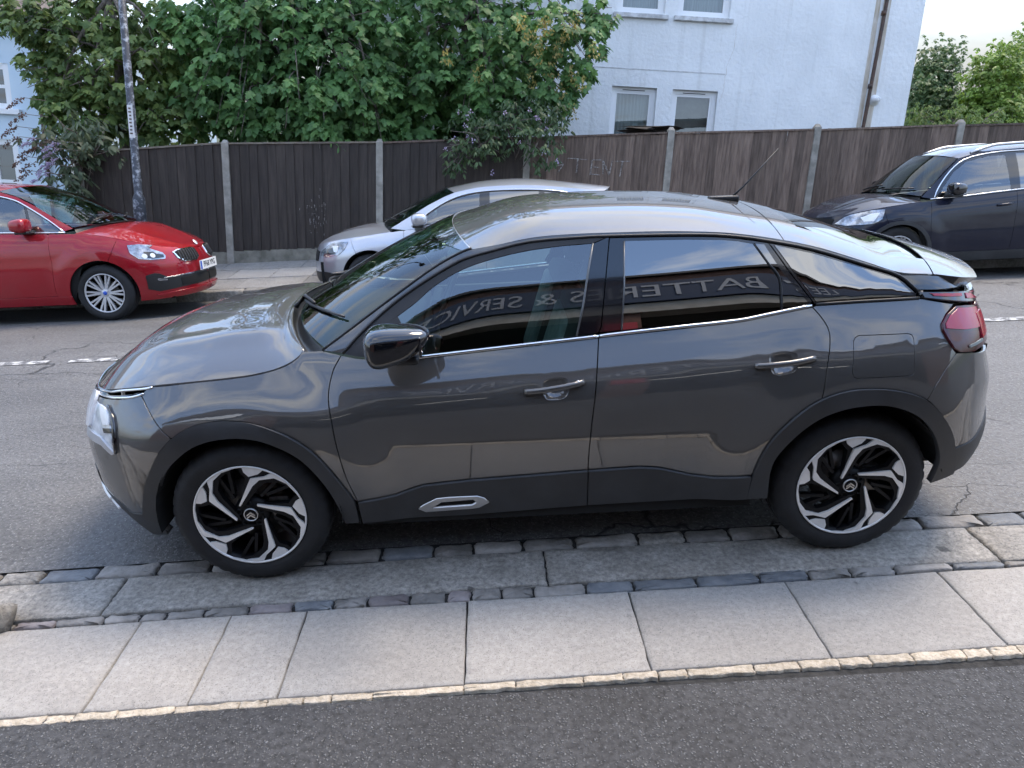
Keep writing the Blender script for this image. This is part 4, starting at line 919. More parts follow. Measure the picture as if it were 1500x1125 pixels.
    panel(S, 'headlamp_lens', [X(-1.93, .708), X(-1.884, .720), X(-1.885, .68), X(-1.915, .69)], 'lamp_glass', car, pz=True, off=.009)
    panel(S, 'lamp_edge', [X(-1.925, .826), X(-1.886, .795), X(-1.873, .763), X(-1.868, .70), X(-1.875, .645), X(-1.881, .648), X(-1.876, .70), X(-1.881, .763), X(-1.892, .79)], 'gloss_black', car, pz=True, off=.012, gap=0)
    panel(S, 'daytime_light', [(-2.28, .835), (-2.205, .845), (-2.180, .825), (-2.165, .77), (-2.150, .705), (-2.235, .696), (-2.28, .74)], 'lamp_white', car, pz=True, off=.016)
    panel(S, 'lamp_surround', [X(-1.96, .70), X(-1.905, .668), X(-1.875, .645), X(-1.90, .632), X(-1.96, .66), (-2.2, .66), (-2.2, .70)], 'alloy_grey', car, pz=True, off=.012)
    panel(S, 'grille_bar', [X(-1.749, 0.895), X(-1.82, 0.881), X(-1.934, 0.859), (-2.1, 0.862), (-2.4, .835), (CF, .82), (CF, .808), (-2.4, .822), (-2.1, 0.848), X(-1.934, 0.847), X(-1.825, 0.871)], 'gloss_black', car, pz=True, off=.002)
    for z0, xs in ((.0, (-1.69, -1.74, -1.86, -1.94)), (-.022, (-1.73, -1.80, -1.91, -2.02))):
        zs = {-1.69: .924, -1.74: .914, -1.86: .892, -1.94: .872, -1.73: .92, -1.80: .90, -1.91: .880, -2.02: .862}
        pts = [(x, -float(S.W(x, zs[x]+z0))-.004, zs[x]+z0-.004) for x in xs]+[(float(S.pz2xy(p, .845+z0)[0]), -float(S.pz2xy(p, .845+z0)[1])-.004, .845+z0) for p in (-2.3, -2.5, -2.65)]
        strip('chevron_trim', crv(pts, 4), .011, .006, 'chrome', car)
    # wings, doors, quarters
    fe = a[iF:iD+1]+[q for q in crv(fd)[::-1]]+[(-0.953, 1.049)]+crv(shut)+crv(fb)
    panel(S, 'front_wing', fe, PT, car)
    d1 = crv(fd)+crv(sillT)[1:]+crv(dg)[::-1]+chB[:5][::-1][1:]+[(-0.708, 1.011), (-0.809, 1.02)]
    panel(S, 'front_door', d1, PT, car, holes=[rnd(recF)])
    ar = crv(archRo); jd = min(range(len(ar)), key=lambda i: abs(ar[i][0]-1.100)+abs(ar[i][1]-.80)); jb = min(range(len(ar)), key=lambda i: abs(ar[i][0]-1.55)+abs(ar[i][1]-.781)); jl = min(range(len(ar)), key=lambda i: abs(ar[i][0]-1.737)+abs(ar[i][1]-.53))
    j0 = min(range(len(ar)), key=lambda i: abs(ar[i][0]-.858)+abs(ar[i][1]-.453))
    d2 = crv(dg)+crv(sillT2)[1:]+ar[j0:jd+1]+crv(rd)[::-1]+chB[4:][::-1][1:-1]
    panel(S, 'rear_door', d2, PT, car, holes=[rnd(recR)])
    qb = [(1.104, 1.165), (1.258, 1.172), (1.401, 1.176), (1.531, 1.176)]
    q = crv(rd)+ar[jd:jb+1]+[(1.58, 0.843), (1.621, 0.904), (1.672, 0.963), (1.653, 0.985), (1.628, 1.022), (1.613, 1.054), (1.613, 1.078), (1.643, 1.11), (1.694, 1.143), (1.553, 1.173)]+qb[::-1]
    panel(S, 'rear_quarter', q, PT, car, holes=[fuel])
    panel(S, 'fuel_flap', fuel, PT, car, gap=.003, sides=(-1,)); panel(S, 'fuel_flap', fuel, PT, car, gap=0, sides=(1,))
    rl = [X(1.756, 0.516), X(1.869, 0.534), X(1.935, 0.566), (2.2, .60), (CR, .62)]
    rb = [X(*p) for p in ar[jb:jl+1]]+rl+[(CR, .93), (2.25, .93), X(1.874, 0.928), X(1.808, 0.941), X(1.757, 0.954), X(1.687, 0.962), X(1.672, 0.963), X(1.621, 0.904), X(1.58, 0.843)]
    panel(S, 'rear_bumper', rb, PT, car, pz=True)
    rc = rl+[(CR, .40), (2.2, .43)]+[X(1.95, 0.44), X(1.873, 0.38), X(1.779, 0.362), X(1.716, 0.351), X(1.69, 0.34), X(1.695, 0.452), X(1.707, 0.486)]
    panel(S, 'rear_cladding', rc, PL, car, pz=True, off=.004)
    panel(S, 'tailgate', [(2.13, .935), (CR, .935), (CR, 1.17), (2.13, 1.17)], PT, car, pz=True)
    # tail lamps
    lampo = [(1.693, 1.135), (1.746, 1.13), (1.846, 1.11)]; lampi = [(1.757, 0.955), (1.687, 0.963), (1.653, 0.985), (1.628, 1.022), (1.613, 1.054), (1.613, 1.078), (1.643, 1.11)]
    panel(S, 'tail_lamp', [X(*p) for p in lampo]+[(2.13, 1.13), (2.16, 1.05), (2.1, 0.97)]+[X(*p) for p in lampi], 'lamp_darkred', car, pz=True, off=.010, flange=.03, label='dark red wraparound tail lamp')
    panel(S, 'lamp_upper_lens', [X(1.699, 1.127), X(1.821, 1.109), X(1.842, 1.065), X(1.833, 1.031), X(1.717, 1.042), X(1.624, 1.056), X(1.626, 1.078), X(1.653, 1.105)], 'lamp_pink', car, pz=True, off=.014)
    panel(S, 'brake_lens', [(1.99, 1.09), (2.1, 1.09), (2.08, 1.0), (1.98, 0.99)], 'lamp_red', car, pz=True, off=.016)
    panel(S, 'reverse_lens', [X(1.727, 0.988), X(1.815, 0.996), X(1.821, 0.982), X(1.73, 0.973)], 'seat_light', car, pz=True, off=.015)
    st = [X(1.538, 1.198), X(1.632, 1.192), X(1.744, 1.181), X(1.829, 1.169), (2.1, 1.17), (CR, 1.165), (CR, 1.14), (2.1, 1.143), X(1.841, 1.121), X(1.727, 1.144), X(1.553, 1.173)]
    panel(S, 'light_bar', st, 'gloss_black', car, pz=True, off=.012, flange=.03)
    panel(S, 'light_bar_lens', [X(1.575, 1.19), X(1.633, 1.186), X(1.731, 1.176), X(1.733, 1.16), X(1.655, 1.168), X(1.592, 1.176)], 'lamp_red', car, pz=True, off=.016)
    panel(S, 'light_bar_lens', [X(1.755, 1.172), X(1.835, 1.158), (2.0, 1.166), (2.05, 1.15), X(1.865, 1.124), X(1.757, 1.148)], 'lamp_pink', car, pz=True, off=.016)
    # cladding
    fi = crv(archFi); panel(S, 'arch_cladding', crv(archFo)+fi[::-1], PL, car, off=.013, flange=.03, gap=.001)
    ri = crv(archRi); panel(S, 'arch_cladding', crv(archRo)+ri[::-1], PL, car, off=.013, flange=.03, gap=.001)
    air = [(-0.604, 0.326), (-0.58, 0.346), (-0.519, 0.379), (-0.463, 0.384), (-0.338, 0.384), (-0.306, 0.37), (-0.285, 0.346), (-0.33, 0.319), (-0.362, 0.314), (-0.571, 0.306)]; airin = [(-0.546, 0.326), (-0.497, 0.36), (-0.357, 0.367), (-0.34, 0.349), (-0.362, 0.332)]
    panel(S, 'sill_cladding', sillT+[(0.153, 0.296), (-0.403, 0.271), (-0.857, 0.268)], PL, car, off=.012, flange=.03, holes=[air])
    panel(S, 'sill_cladding', sillT2+[(0.863, 0.308), (0.153, 0.296)], PL, car, off=.012, flange=.03)
    panel(S, 'airbump_trim', air, 'satin_silver', car, off=.018, flange=.025, gap=.001, holes=[airin], step=.02); panel(S, 'airbump_recess', airin, 'void', car, off=.004, flange=0, gap=-.004)
    panel(S, 'handle_recess', rnd(recF), PT, car, dish=.020, step=.012, ds=.012, gap=0, flange=0); panel(S, 'handle_recess', rnd(recR), PT, car, dish=.020, step=.012, ds=.012, gap=0, flange=0)
    for hx in ([(-0.115, 0.88), (-0.059, 0.889), (0.017, 0.9), (0.082, 0.908), (0.129, 0.912)], [(0.833, 0.95), (0.887, 0.957), (0.956, 0.965), (1.016, 0.971), (1.073, 0.976)]):
        pts = crv([(x, -float(S.W(x, z))-o, z) for (x, z), o in zip(hx, (.004, .022, .03, .024, .006))], 4); h = strip('door_handle', pts, .026, .011, PT, car)
        if hx[0][0] < 0: 
            x, z = .105, .915; V, F = lathe([(.0005, -.0245), (.0075, -.0245), (.008, -.01)], 16); V = [(p[0]+x, p[1]-float(S.W(x, z)), p[2]+z) for p in V]; link('lock_barrel', mesh('lock_barrel', V, F), 'satin_silver', h[0])
    # greenhouse
    fo = [(-0.868, 1.038), (-0.782, 1.119), (-0.65, 1.221), (-0.518, 1.303), (-0.388, 1.37), (-0.322, 1.394), (-0.225, 1.416), (-0.063, 1.446), (0.153, 1.456), (0.272, 1.457)]
    fo2 = [(0.272, 1.457), (0.592, 1.452), (0.766, 1.442), (0.926, 1.418)]; fo3 = [(0.926, 1.418), (1.113, 1.378), (1.346, 1.304), (1.469, 1.262), (1.538, 1.2)]
    pill = [(-0.953, 1.052), (-0.845, 1.12), (-0.715, 1.204), (-0.582, 1.289), (-0.451, 1.368), (-0.353, 1.413), (-0.308, 1.427)]
    gt = [(-0.632, 1.174), (-0.553, 1.225), (-0.481, 1.28), (-0.387, 1.332), (-0.282, 1.37), (-0.12, 1.405), (0.041, 1.423), (0.201, 1.431)]
    gb = [(0.113, 1.077), (-0.187, 1.051), (-0.474, 1.028), (-0.552, 1.022)]
    kw = dict(surf='G', ds=.03, step=.05)
    panel(S, 'roof_pillar', crv(pill)+[(-0.225, 1.424)]+crv(fo[:7])[::-1], PT, car, gap=.001, **kw)
    panel(S, 'window_frame', crv(fo)+crv(gt)[::-1], 'matte_dark', car, gap=.001, off=.001, **kw)
    panel(S, 'mirror_sail', [(-0.632, 1.174), (-0.868, 1.038), (-0.81, 1.025), (-0.702, 1.017), (-0.552, 1.022)], 'matte_dark', car, gap=0, off=.002, **kw)
    panel(S, 'door_glass', crv(gt)+gb, 'glass_clear', car, gap=.001, flange=0, off=-.002, **kw)
    panel(S, 'pillar_trim', [(0.201, 1.431), (0.272, 1.457), (0.244, 1.284), (0.217, 1.107), (0.205, 1.084), (0.113, 1.075)], 'gloss_black', car, **kw)
    strip('glass_run', [(x, -float(S.G(x, z))-.002, z) for x, z in ((0.201, 1.431), (0.172, 1.316), (0.145, 1.19), (0.113, 1.075))], .009, .004, 'alloy_mid', car)
    gr = [(0.335, 1.436), (0.589, 1.433), (0.739, 1.427), (0.804, 1.42), (0.864, 1.408), (0.913, 1.336), (0.96, 1.268), (0.961, 1.142), (0.783, 1.128), (0.556, 1.111), (0.305, 1.091)]
    rdw = [(0.272, 1.457)]+crv(fo2)[1:]+[(1.017, 1.286), (1.096, 1.18), (1.086, 1.167), (0.982, 1.154), (0.897, 1.141), (0.783, 1.127), (0.556, 1.111), (0.327, 1.093), (0.205, 1.084), (0.217, 1.107), (0.244, 1.284)]
    panel(S, 'pillar_trim', rdw, 'gloss_black', car, off=-.003, **kw)
    panel(S, 'door_glass', gr, 'glass_privacy', car, off=.001, flange=.003, gap=.001, **kw)
    panel(S, 'quarter_light', [(0.873, 1.409), (0.911, 1.405), (0.976, 1.298), (1.079, 1.174), (0.973, 1.15), (0.973, 1.271), (0.924, 1.335)], 'glass_privacy', car, off=.001, flange=.003, gap=.001, **kw)
    strip('glass_run', [(x, -float(S.G(x, z))-.001, z) for x, z in crv([(0.869, 1.409), (0.919, 1.335), (0.966, 1.27), (0.967, 1.146)], 4)], .009, .003, 'plastic_black', car)
    strip('glass_run', [(x, -float(S.G(x, z))-.001, z) for x, z in ((0.332, 1.436), (0.321, 1.263), (0.302, 1.091))], .007, .003, 'alloy_mid', car)
    qw = crv(fo3)+[(1.532, 1.178), (1.402, 1.178), (1.26, 1.173), (1.105, 1.165), (1.096, 1.18), (1.017, 1.286)]
    panel(S, 'quarter_trim', qw, 'gloss_black', car, off=-.003, **kw)
    panel(S, 'quarter_glass', [(0.952, 1.401), (1.111, 1.363), (1.343, 1.29), (1.452, 1.255), (1.521, 1.187), (1.407, 1.183), (1.111, 1.176), (1.033, 1.285)], 'glass_privacy', car, off=.001, flange=.003, gap=.001, **kw)
    panel(S, 'tail_trim', [(1.474, 1.264), (1.565, 1.26), (1.657, 1.249), (1.741, 1.196), (1.633, 1.199), (1.541, 1.205)], 'gloss_black', car, off=.001, **kw)
    panel(S, 'roof_rail', [(x, float(redge(x))) for x in np.linspace(-.30, 1.44, 40)]+crv(fo[6:]+fo2[1:]+fo3[1:4])[::-1], PT, car, gap=.0, off=-.002, flange=.0, **kw)
    strip('drip_moulding', [(x, -float(S.G(x, z))-.002, z) for x, z in crv(fo+fo2[1:]+fo3[1:], 3)], .013, .007, 'plastic_black', car)
    strip('belt_moulding', [(x, -float(S.W(x, z))-.004, z) for x, z in crv([(-0.575, 1.015), (-0.472, 1.024), (-0.187, 1.046), (0.111, 1.068), (0.203, 1.075)], 3)], .016, .007, 'chrome', car)
    strip('belt_moulding', [(x, -float(S.W(x, z))-.004, z) for x, z in crv([(0.207, 1.076), (0.327, 1.085), (0.555, 1.101), (0.782, 1.117), (0.895, 1.134), (0.98, 1.148), (1.086, 1.166)], 3)], .016, .007, 'chrome', car)
    strip('belt_seal', [(x, -float(S.W(x, z))-.003, z) for x, z in crv([(1.106, 1.17), (1.258, 1.175), (1.401, 1.177), (1.535, 1.178)], 3)], .014, .006, 'plastic_black', car)
    # bonnet, screen, roof, hatch
    patch('bonnet', bonnet, np.linspace(0, 1, 70), np.linspace(-.992, .992, 61), PT, car)
    PE = np.array([(x, -float(S.G(x, z)), z) for x, z in pill]); ps = np.linspace(0, 1, len(PE)); ex, ey, ez = [spl(list(zip(ps, PE[:, i]))) for i in range(3)]
    def screen(s, t):
        cx = -1.19+s*(.78); cz = 1.085+s*.388+.03*np.sin(np.pi*np.clip(s, 0, 1)); k = 1-np.abs(t)**2.2
        return np.stack([ex(s)+(cx-ex(s))*k, ey(s)*-t, ez(s)+(cz-ez(s))*k], -1)
    patch('windscreen', screen, np.linspace(.02, .985, 30), np.linspace(-.985, .985, 41), 'glass_screen', car, flange=0)
    patch('screen_surround', screen, np.linspace(.86, 1.0, 6), np.linspace(-1, 1, 41), 'gloss_black', car, off=.002, flange=0)
    for s_ in (1, -1): strip('screen_seal', [tuple(screen(np.array(s), np.array(1.))+np.array([0, -.001, .001])) for s in np.linspace(0, 1, 16)], .012, .005, 'plastic_black', car, sides=(-s_,))
    cow = lambda u, t: bonnet(0*u, t)*(1-u)[..., None]+(screen(0*u+.02, -t))*u[..., None]-np.array([0, 0, .035])*np.sin(np.pi*np.clip(u, 0, 1))[..., None]-np.array([0, 0, .012])
    patch('cowl', cow, np.linspace(0.02, 1, 9), np.linspace(-.97, .97, 41), 'plastic_black', car)
    for y0, y1, xa in ((-.56, .10, 0), (.12, .68, 0)):
        pts = []
        for k in range(9):
            t = k/8; y = y0+(y1-y0)*t; s = .05+.16*t; p = screen(np.array(s), np.array(-y/.76)); pts.append(Vector(p)+Vector((-.01, 0, .012)))
        m = MB(); m.tube(pts, [.010, .011, .011, .009, .008, .008, .007, .006, .005], 8); 
        b = pts[0]; m.tube([b+Vector((-.04, -.05, -.02)), b+Vector((.0, .0, .018)), pts[4]+Vector((-.005, 0, .018))], [.014, .012, .007], 8); m.build('wiper', 'plastic_black', car, True)
    patch('roof_panel', roof, np.linspace(-.308, .99, 50), np.linspace(-1, 1, 61), PT, car)
    strip('roof_seal', [tuple(roof(np.array(-.312), np.array(t))) for t in np.linspace(-1, 1, 30)], .008, .004, 'satin_silver', car, sides=(-1,))
    tv = .74
    patch('tailgate_pillar', roof, np.linspace(.996, 1.622, 26), np.linspace(-1, -tv, 14), PT, car, sides=(-1, 1))
    patch('tailgate_top', roof, np.linspace(.996, 1.10, 6), np.linspace(-tv, tv, 31), PT, car, flange=0)
    patch('rear_window', roof, np.linspace(1.10, 1.56, 18), np.linspace(-tv+.015, tv-.015, 31), 'glass_privacy', car, off=-.004, flange=0)
    patch('rear_window_surround', roof, np.linspace(1.10, 1.622, 18), np.linspace(-tv, tv, 31), 'gloss_black', car, off=-.012, flange=0)
    ct = []; u = np.linspace(1.628, 1.86, 14); v = np.linspace(-1, 1, 41); Uu, Vv = np.meshgrid(u, v, indexing='ij')
    top = roof(Uu, Vv); th = (.05+.02*(Uu-1.628)/.232); bot = top.copy(); bot[..., 2] -= th; bot[..., 0] -= .08*(Uu-1.628)/.232; bot[..., 1] *= .985
    nrm = np.cross(roof(Uu+.002, Vv)-roof(Uu-.002, Vv), roof(Uu, np.clip(Vv, -.998, .998)+.002)-roof(Uu, np.clip(Vv, -.998, .998)-.002)).reshape(-1, 3); nrm /= np.linalg.norm(nrm, axis=1, keepdims=True); nrm *= np.sign(nrm[:, 2:3])
    b = len(v); na = len(u); F = [(i*b+j, (i+1)*b+j, (i+1)*b+j+1, i*b+j+1) for i in range(na-1) for j in range(b-1)]
    sp = link('spoiler', mesh('spoiler', top.reshape(-1, 3), F, True, nrm), PT, car)
    m = MB(); m.v = [Vector(p) for p in top.reshape(-1, 3)]+[Vector(p) for p in bot.reshape(-1, 3)]; o = na*b
    m.f = [(o+i*b+j, o+i*b+j+1, o+(i+1)*b+j+1, o+(i+1)*b+j) for i in range(na-1) for j in range(b-1)]
    m.f += [((na-1)*b+j, o+(na-1)*b+j, o+(na-1)*b+j+1, (na-1)*b+j+1) for j in range(b-1)]
    for j in (0, b-1): m.f += [(i*b+j, (i+1)*b+j, o+(i+1)*b+j, o+i*b+j) for i in range(na-1)]
    m.f += [(j, j+1, o+j+1, o+j) for j in range(b-1)]
    m.build('spoiler_edge', 'gloss_black', sp)
    # aerial
    ab = roof(np.array(.955), np.array(0.)); m = MB(); m.box((-.10, -.022, -.01), (.05, .022, .022), bev=.009); m.v = [v+Vector(ab) for v in m.v]; ae = m.build('aerial_base', 'plastic_black', car, True)
    m = MB(); b0 = Vector(ab)+Vector((.02, 0, .015)); m.tube([b0, b0+Vector((.05, 0, .045)), b0+Vector((.21, 0, .22))], [.006, .004, .0028], 8); m.build('aerial_rod', 'plastic_black', ae, True)
    # mirrors
    for s in (-1, 1):
        sh = lambda p: Vector((p.x*(1+.25*p.z/.085)+.02*p.z/.085, p.y*(1-.25*p.x/.12), p.z*(1-.22*(p.x/.12))+.22*p.x*.25))
        V, F = superell((0, 0, 0), (.118, .10, .074), .66, 32, 20, sh)
        V = [Vector((-.612+v.x, s*.965+v.y*(1 if s > 0 else 1), 1.135+v.z)) for v in V]
        mo = link('door_mirror', mesh('door_mirror', V, F), 'gloss_black', car)
        m = MB(); m.box((-.08, -.085, -.018), (.07, .085, .016), bev=.014); m.v = [Vector((-.60+v.x, s*(.875+v.y if False else .875)+v.y, 1.062+v.z)) for v in m.v]; m.build('mirror_foot', 'plastic_black', mo, True)
        m = MB(); m.box((-.006, -.07, -.035), (.006, .07, .04), bev=.005); m.v = [Vector((-.512+v.x, s*.965+v.y, 1.14+v.z)) for v in m.v]; m.build('mirror_glass', 'gloss_black', mo, True)
    # wheels, liners, underbody, backing
    for x, ro in ((-1.335, 0), (1.328, 13)):
        for s in (-1, 1): wheel_grey(car, x, s*.755, .345, s, ro)
        arch_liner(car, x, .345, .40, .862, .50, a0=(-9 if x < 0 else 8), a1=189)
    m = MB(); m.box((-.86, -.80, .24), (.90, .80, .30)); m.box((-2.0, -.5, .22), (-.86, .5, .30)); m.box((.9, -.5, .26), (1.95, .5, .36)); m.box((-1.92, -.60, .255), (-1.74, .60, .30)); m.box((-1.98, -.5, .30), (-1.78, .5, .5)); m.box((1.78, -.6, .36), (2.0, .6, .9)); m.build('underbody', 'void', car)
    bk = [(-.86, .32), (.85, .34), (.92, .62), (1.05, .80), (1.10, 1.0), (1.05, 1.14), (.2, 1.06), (-.85, 1.0), (-.94, .9), (-.93, .6)]
    panel(S, 'inner_shell', bk, 'void', car, off=-.028, flange=0, gap=0, step=.08)  # black sheet added behind the panels; its colour supplies the shade in the gaps
    panel(S, 'inner_shell', [(-1.66, .70), (-1.52, .81), (-1.33, .84), (-1.1, .775), (-.97, .66), (-.88, .5), (-.90, 1.0), (-1.05, 1.0), (-1.4, .95), (-1.70, .90)], 'void', car, off=-.028, flange=0, gap=0, step=.08)
    panel(S, 'inner_shell', [(1.08, .83), (1.3, .87), (1.5, .82), (1.68, .68), (1.75, .6), (1.85, .9), (1.75, 1.14), (1.4, 1.16), (1.1, 1.14)], 'void', car, off=-.035, flange=0, gap=0, step=.08)
    # cabin
    for s in (-1, 1):
        rake = Matrix.Rotation(math.radians(-18), 4, 'Y'); c = Vector((-.02, s*.36, 0))
        m = MB(); m.box((-.52, -.25, .42), (0, .25, .60), bev=.06); m.v = [v+c for v in m.v]; st_ = m.build('front_seat', 'seat_cloth', car, True)
        m = MB(); m.box((-.07, -.25, 0), (.07, .25, .62), bev=.05); m.v = [rake.inverted() @ v+c+Vector((.02, 0, .55)) for v in m.v]; m.build('seat_back', 'seat_cloth', st_, True)
        m = MB(); m.box((-.05, -.13, 0), (.05, .13, .19), bev=.035); m.v = [rake.inverted() @ v+c+Vector((.24, 0, 1.17)) for v in m.v]; m.build('head_rest', 'seat_cloth', st_, True)
        m = MB(); m.box((-.035, -.21, .06), (.03, .21, .54), bev=.03); m.v = [rake.inverted() @ v+c+Vector((-.03, 0, .57)) for v in m.v]; m.build('seat_panel', 'seat_light', st_, True)
        m = MB(); m.box((-.80, s*.69-.02, .45), (1.0, s*.69+.02, .98), bev=.015); m.build('door_card', 'dash', car)
    m = MB(); m.box((.75, -.62, .45), (1.0, .62, .62), bev=.05); m.box((.98, -.62, .5), (1.10, .62, 1.08), bev=.05); m.build('rear_seat', 'seat_cloth', car, True)
    m = MB(); m.box((-1.10, -.70, .75), (-.60, .70, .99), bev=.05); m.box((-.72, -.62, .6), (-.56, .62, .93), bev=.05); m.build('dashboard', 'dash', car, True)
    m = MB(); V, F = [], []
    for i in range(32):
        for j in range(8):
            a_, b_ = 2*math.pi*i/32, 2*math.pi*j/8; r = .175+.014*math.cos(b_); V.append(Matrix.Rotation(math.radians(-65), 3, 'Y') @ Vector((r*math.cos(a_), r*math.sin(a_), .014*math.sin(b_)))+Vector((-.50, .36, .97)))
    for i in range(32):
        for j in range(8): F.append((i*8+j, ((i+1) % 32)*8+j, ((i+1) % 32)*8+(j+1) % 8, i*8+(j+1) % 8))
    sw = link('steering_wheel', mesh('steering_wheel', V, F), 'dash', car); m = MB(); m.box((-.05, -.16, -.05), (.0, .16, .04), bev=.015); m.v = [v+Vector((-.52, .36, .97)) for v in m.v]; m.build('wheel_boss', 'dash', sw, True)
    m = MB(); m.box((-.01, -.12, -.035), (.02, .12, .035), bev=.012); m.v = [v+Vector((-.50, .02, 1.33)) for v in m.v]; m.tube([(-.47, .02, 1.40), (-.5, .02, 1.35)], .012, 8); m.build('rear_view_mirror', 'dash', car, True)
    m = MB(); m.box((-.8, -.75, .30), (1.7, .75, .42)); m.build('floor_pan', 'void', car)
    m = MB(); m.box((1.12, -.62, .42), (1.75, .62, 1.02)); m.build('boot_trim', 'void', car)
    lin = lambda x, t: roof(x, t*.93)-np.array([0, 0, .05])
    patch('headlining', lin, np.linspace(-.30, 1.5, 12), np.linspace(-1, 1, 13), 'seat_cloth', car, flange=0)
    return car
build_grey()
# ------------------------------------------------------------------ the three cars across the road
def wheel_simple(parent, x, y, zc, side, R, rim, n, double, mat, steer=0):
    w = bpy.data.objects.new('wheel', None); COL.objects.link(w); w.parent = parent; w.location = (x, y, zc); w.rotation_euler = (0, 0, (math.pi if side > 0 else 0)+steer)
    wd_ = .2; yo = -wd_/2
    link('tyre', tyre_mesh(R, rim, wd_, 96), 'rubber', w); link('rim', rim_barrel(rim, wd_, 48), 'alloy_dark', w)
    m = MB(); m.v, m.f = lathe([(rim-.001, yo+.004), (rim-.003, yo-.001), (rim-.014, yo+.002), (rim-.018, yo+.012)], 64); m.build('rim_lip', mat, w, True)
    for k in range(n):
        for d in ((-.20, .20) if double else (0,)):
            a = 2*math.pi*k/n; m = MB(); da = d*.55
            for r0, r1, w0, w1, y0, y1 in ((.035, rim-.008, .011, .0095, yo+.020, yo+.008),):
                a0, a1 = a+da*.5, a+da
                p0 = np.array([r0*math.cos(a0), r0*math.sin(a0)]); p1 = np.array([r1*math.cos(a1), r1*math.sin(a1)]); dd = (p1-p0)/np.linalg.norm(p1-p0); nn = np.array([-dd[1], dd[0]])
                q = [(p0+nn*w0, y0), (p1+nn*w1, y1), (p1-nn*w1, y1), (p0-nn*w0, y0)]
                m.v = [Vector((p[0], h, p[1])) for p, h in q]+[Vector((p[0], h+.03, p[1])) for p, h in q]
                m.f = [(0, 1, 2, 3), (7, 6, 5, 4), (0, 4, 5, 1), (1, 5, 6, 2), (2, 6, 7, 3), (3, 7, 4, 0)]
            m.build('spoke', mat, w)
    m = MB(); m.v, m.f = lathe([(.001, yo+.010), (.026, yo+.012), (.045, yo+.02), (.062, yo+.03), (.065, yo+.06)], 32); m.build('hub', mat, w, True)
    m = MB(); m.v, m.f = lathe([(.001, yo+.008), (.022, yo+.009), (.024, yo+.014)], 24); m.build('hub_cap', 'plate_blue' if spec_cap.get('blue') else 'plastic_black', w, True)
    m = MB(); m.v, m.f = lathe([(.03, -.01), (.14, -.01), (.14, .01), (.03, .01)], 36); m.build('brake_disc', 'brake', w, True)
spec_cap = {}
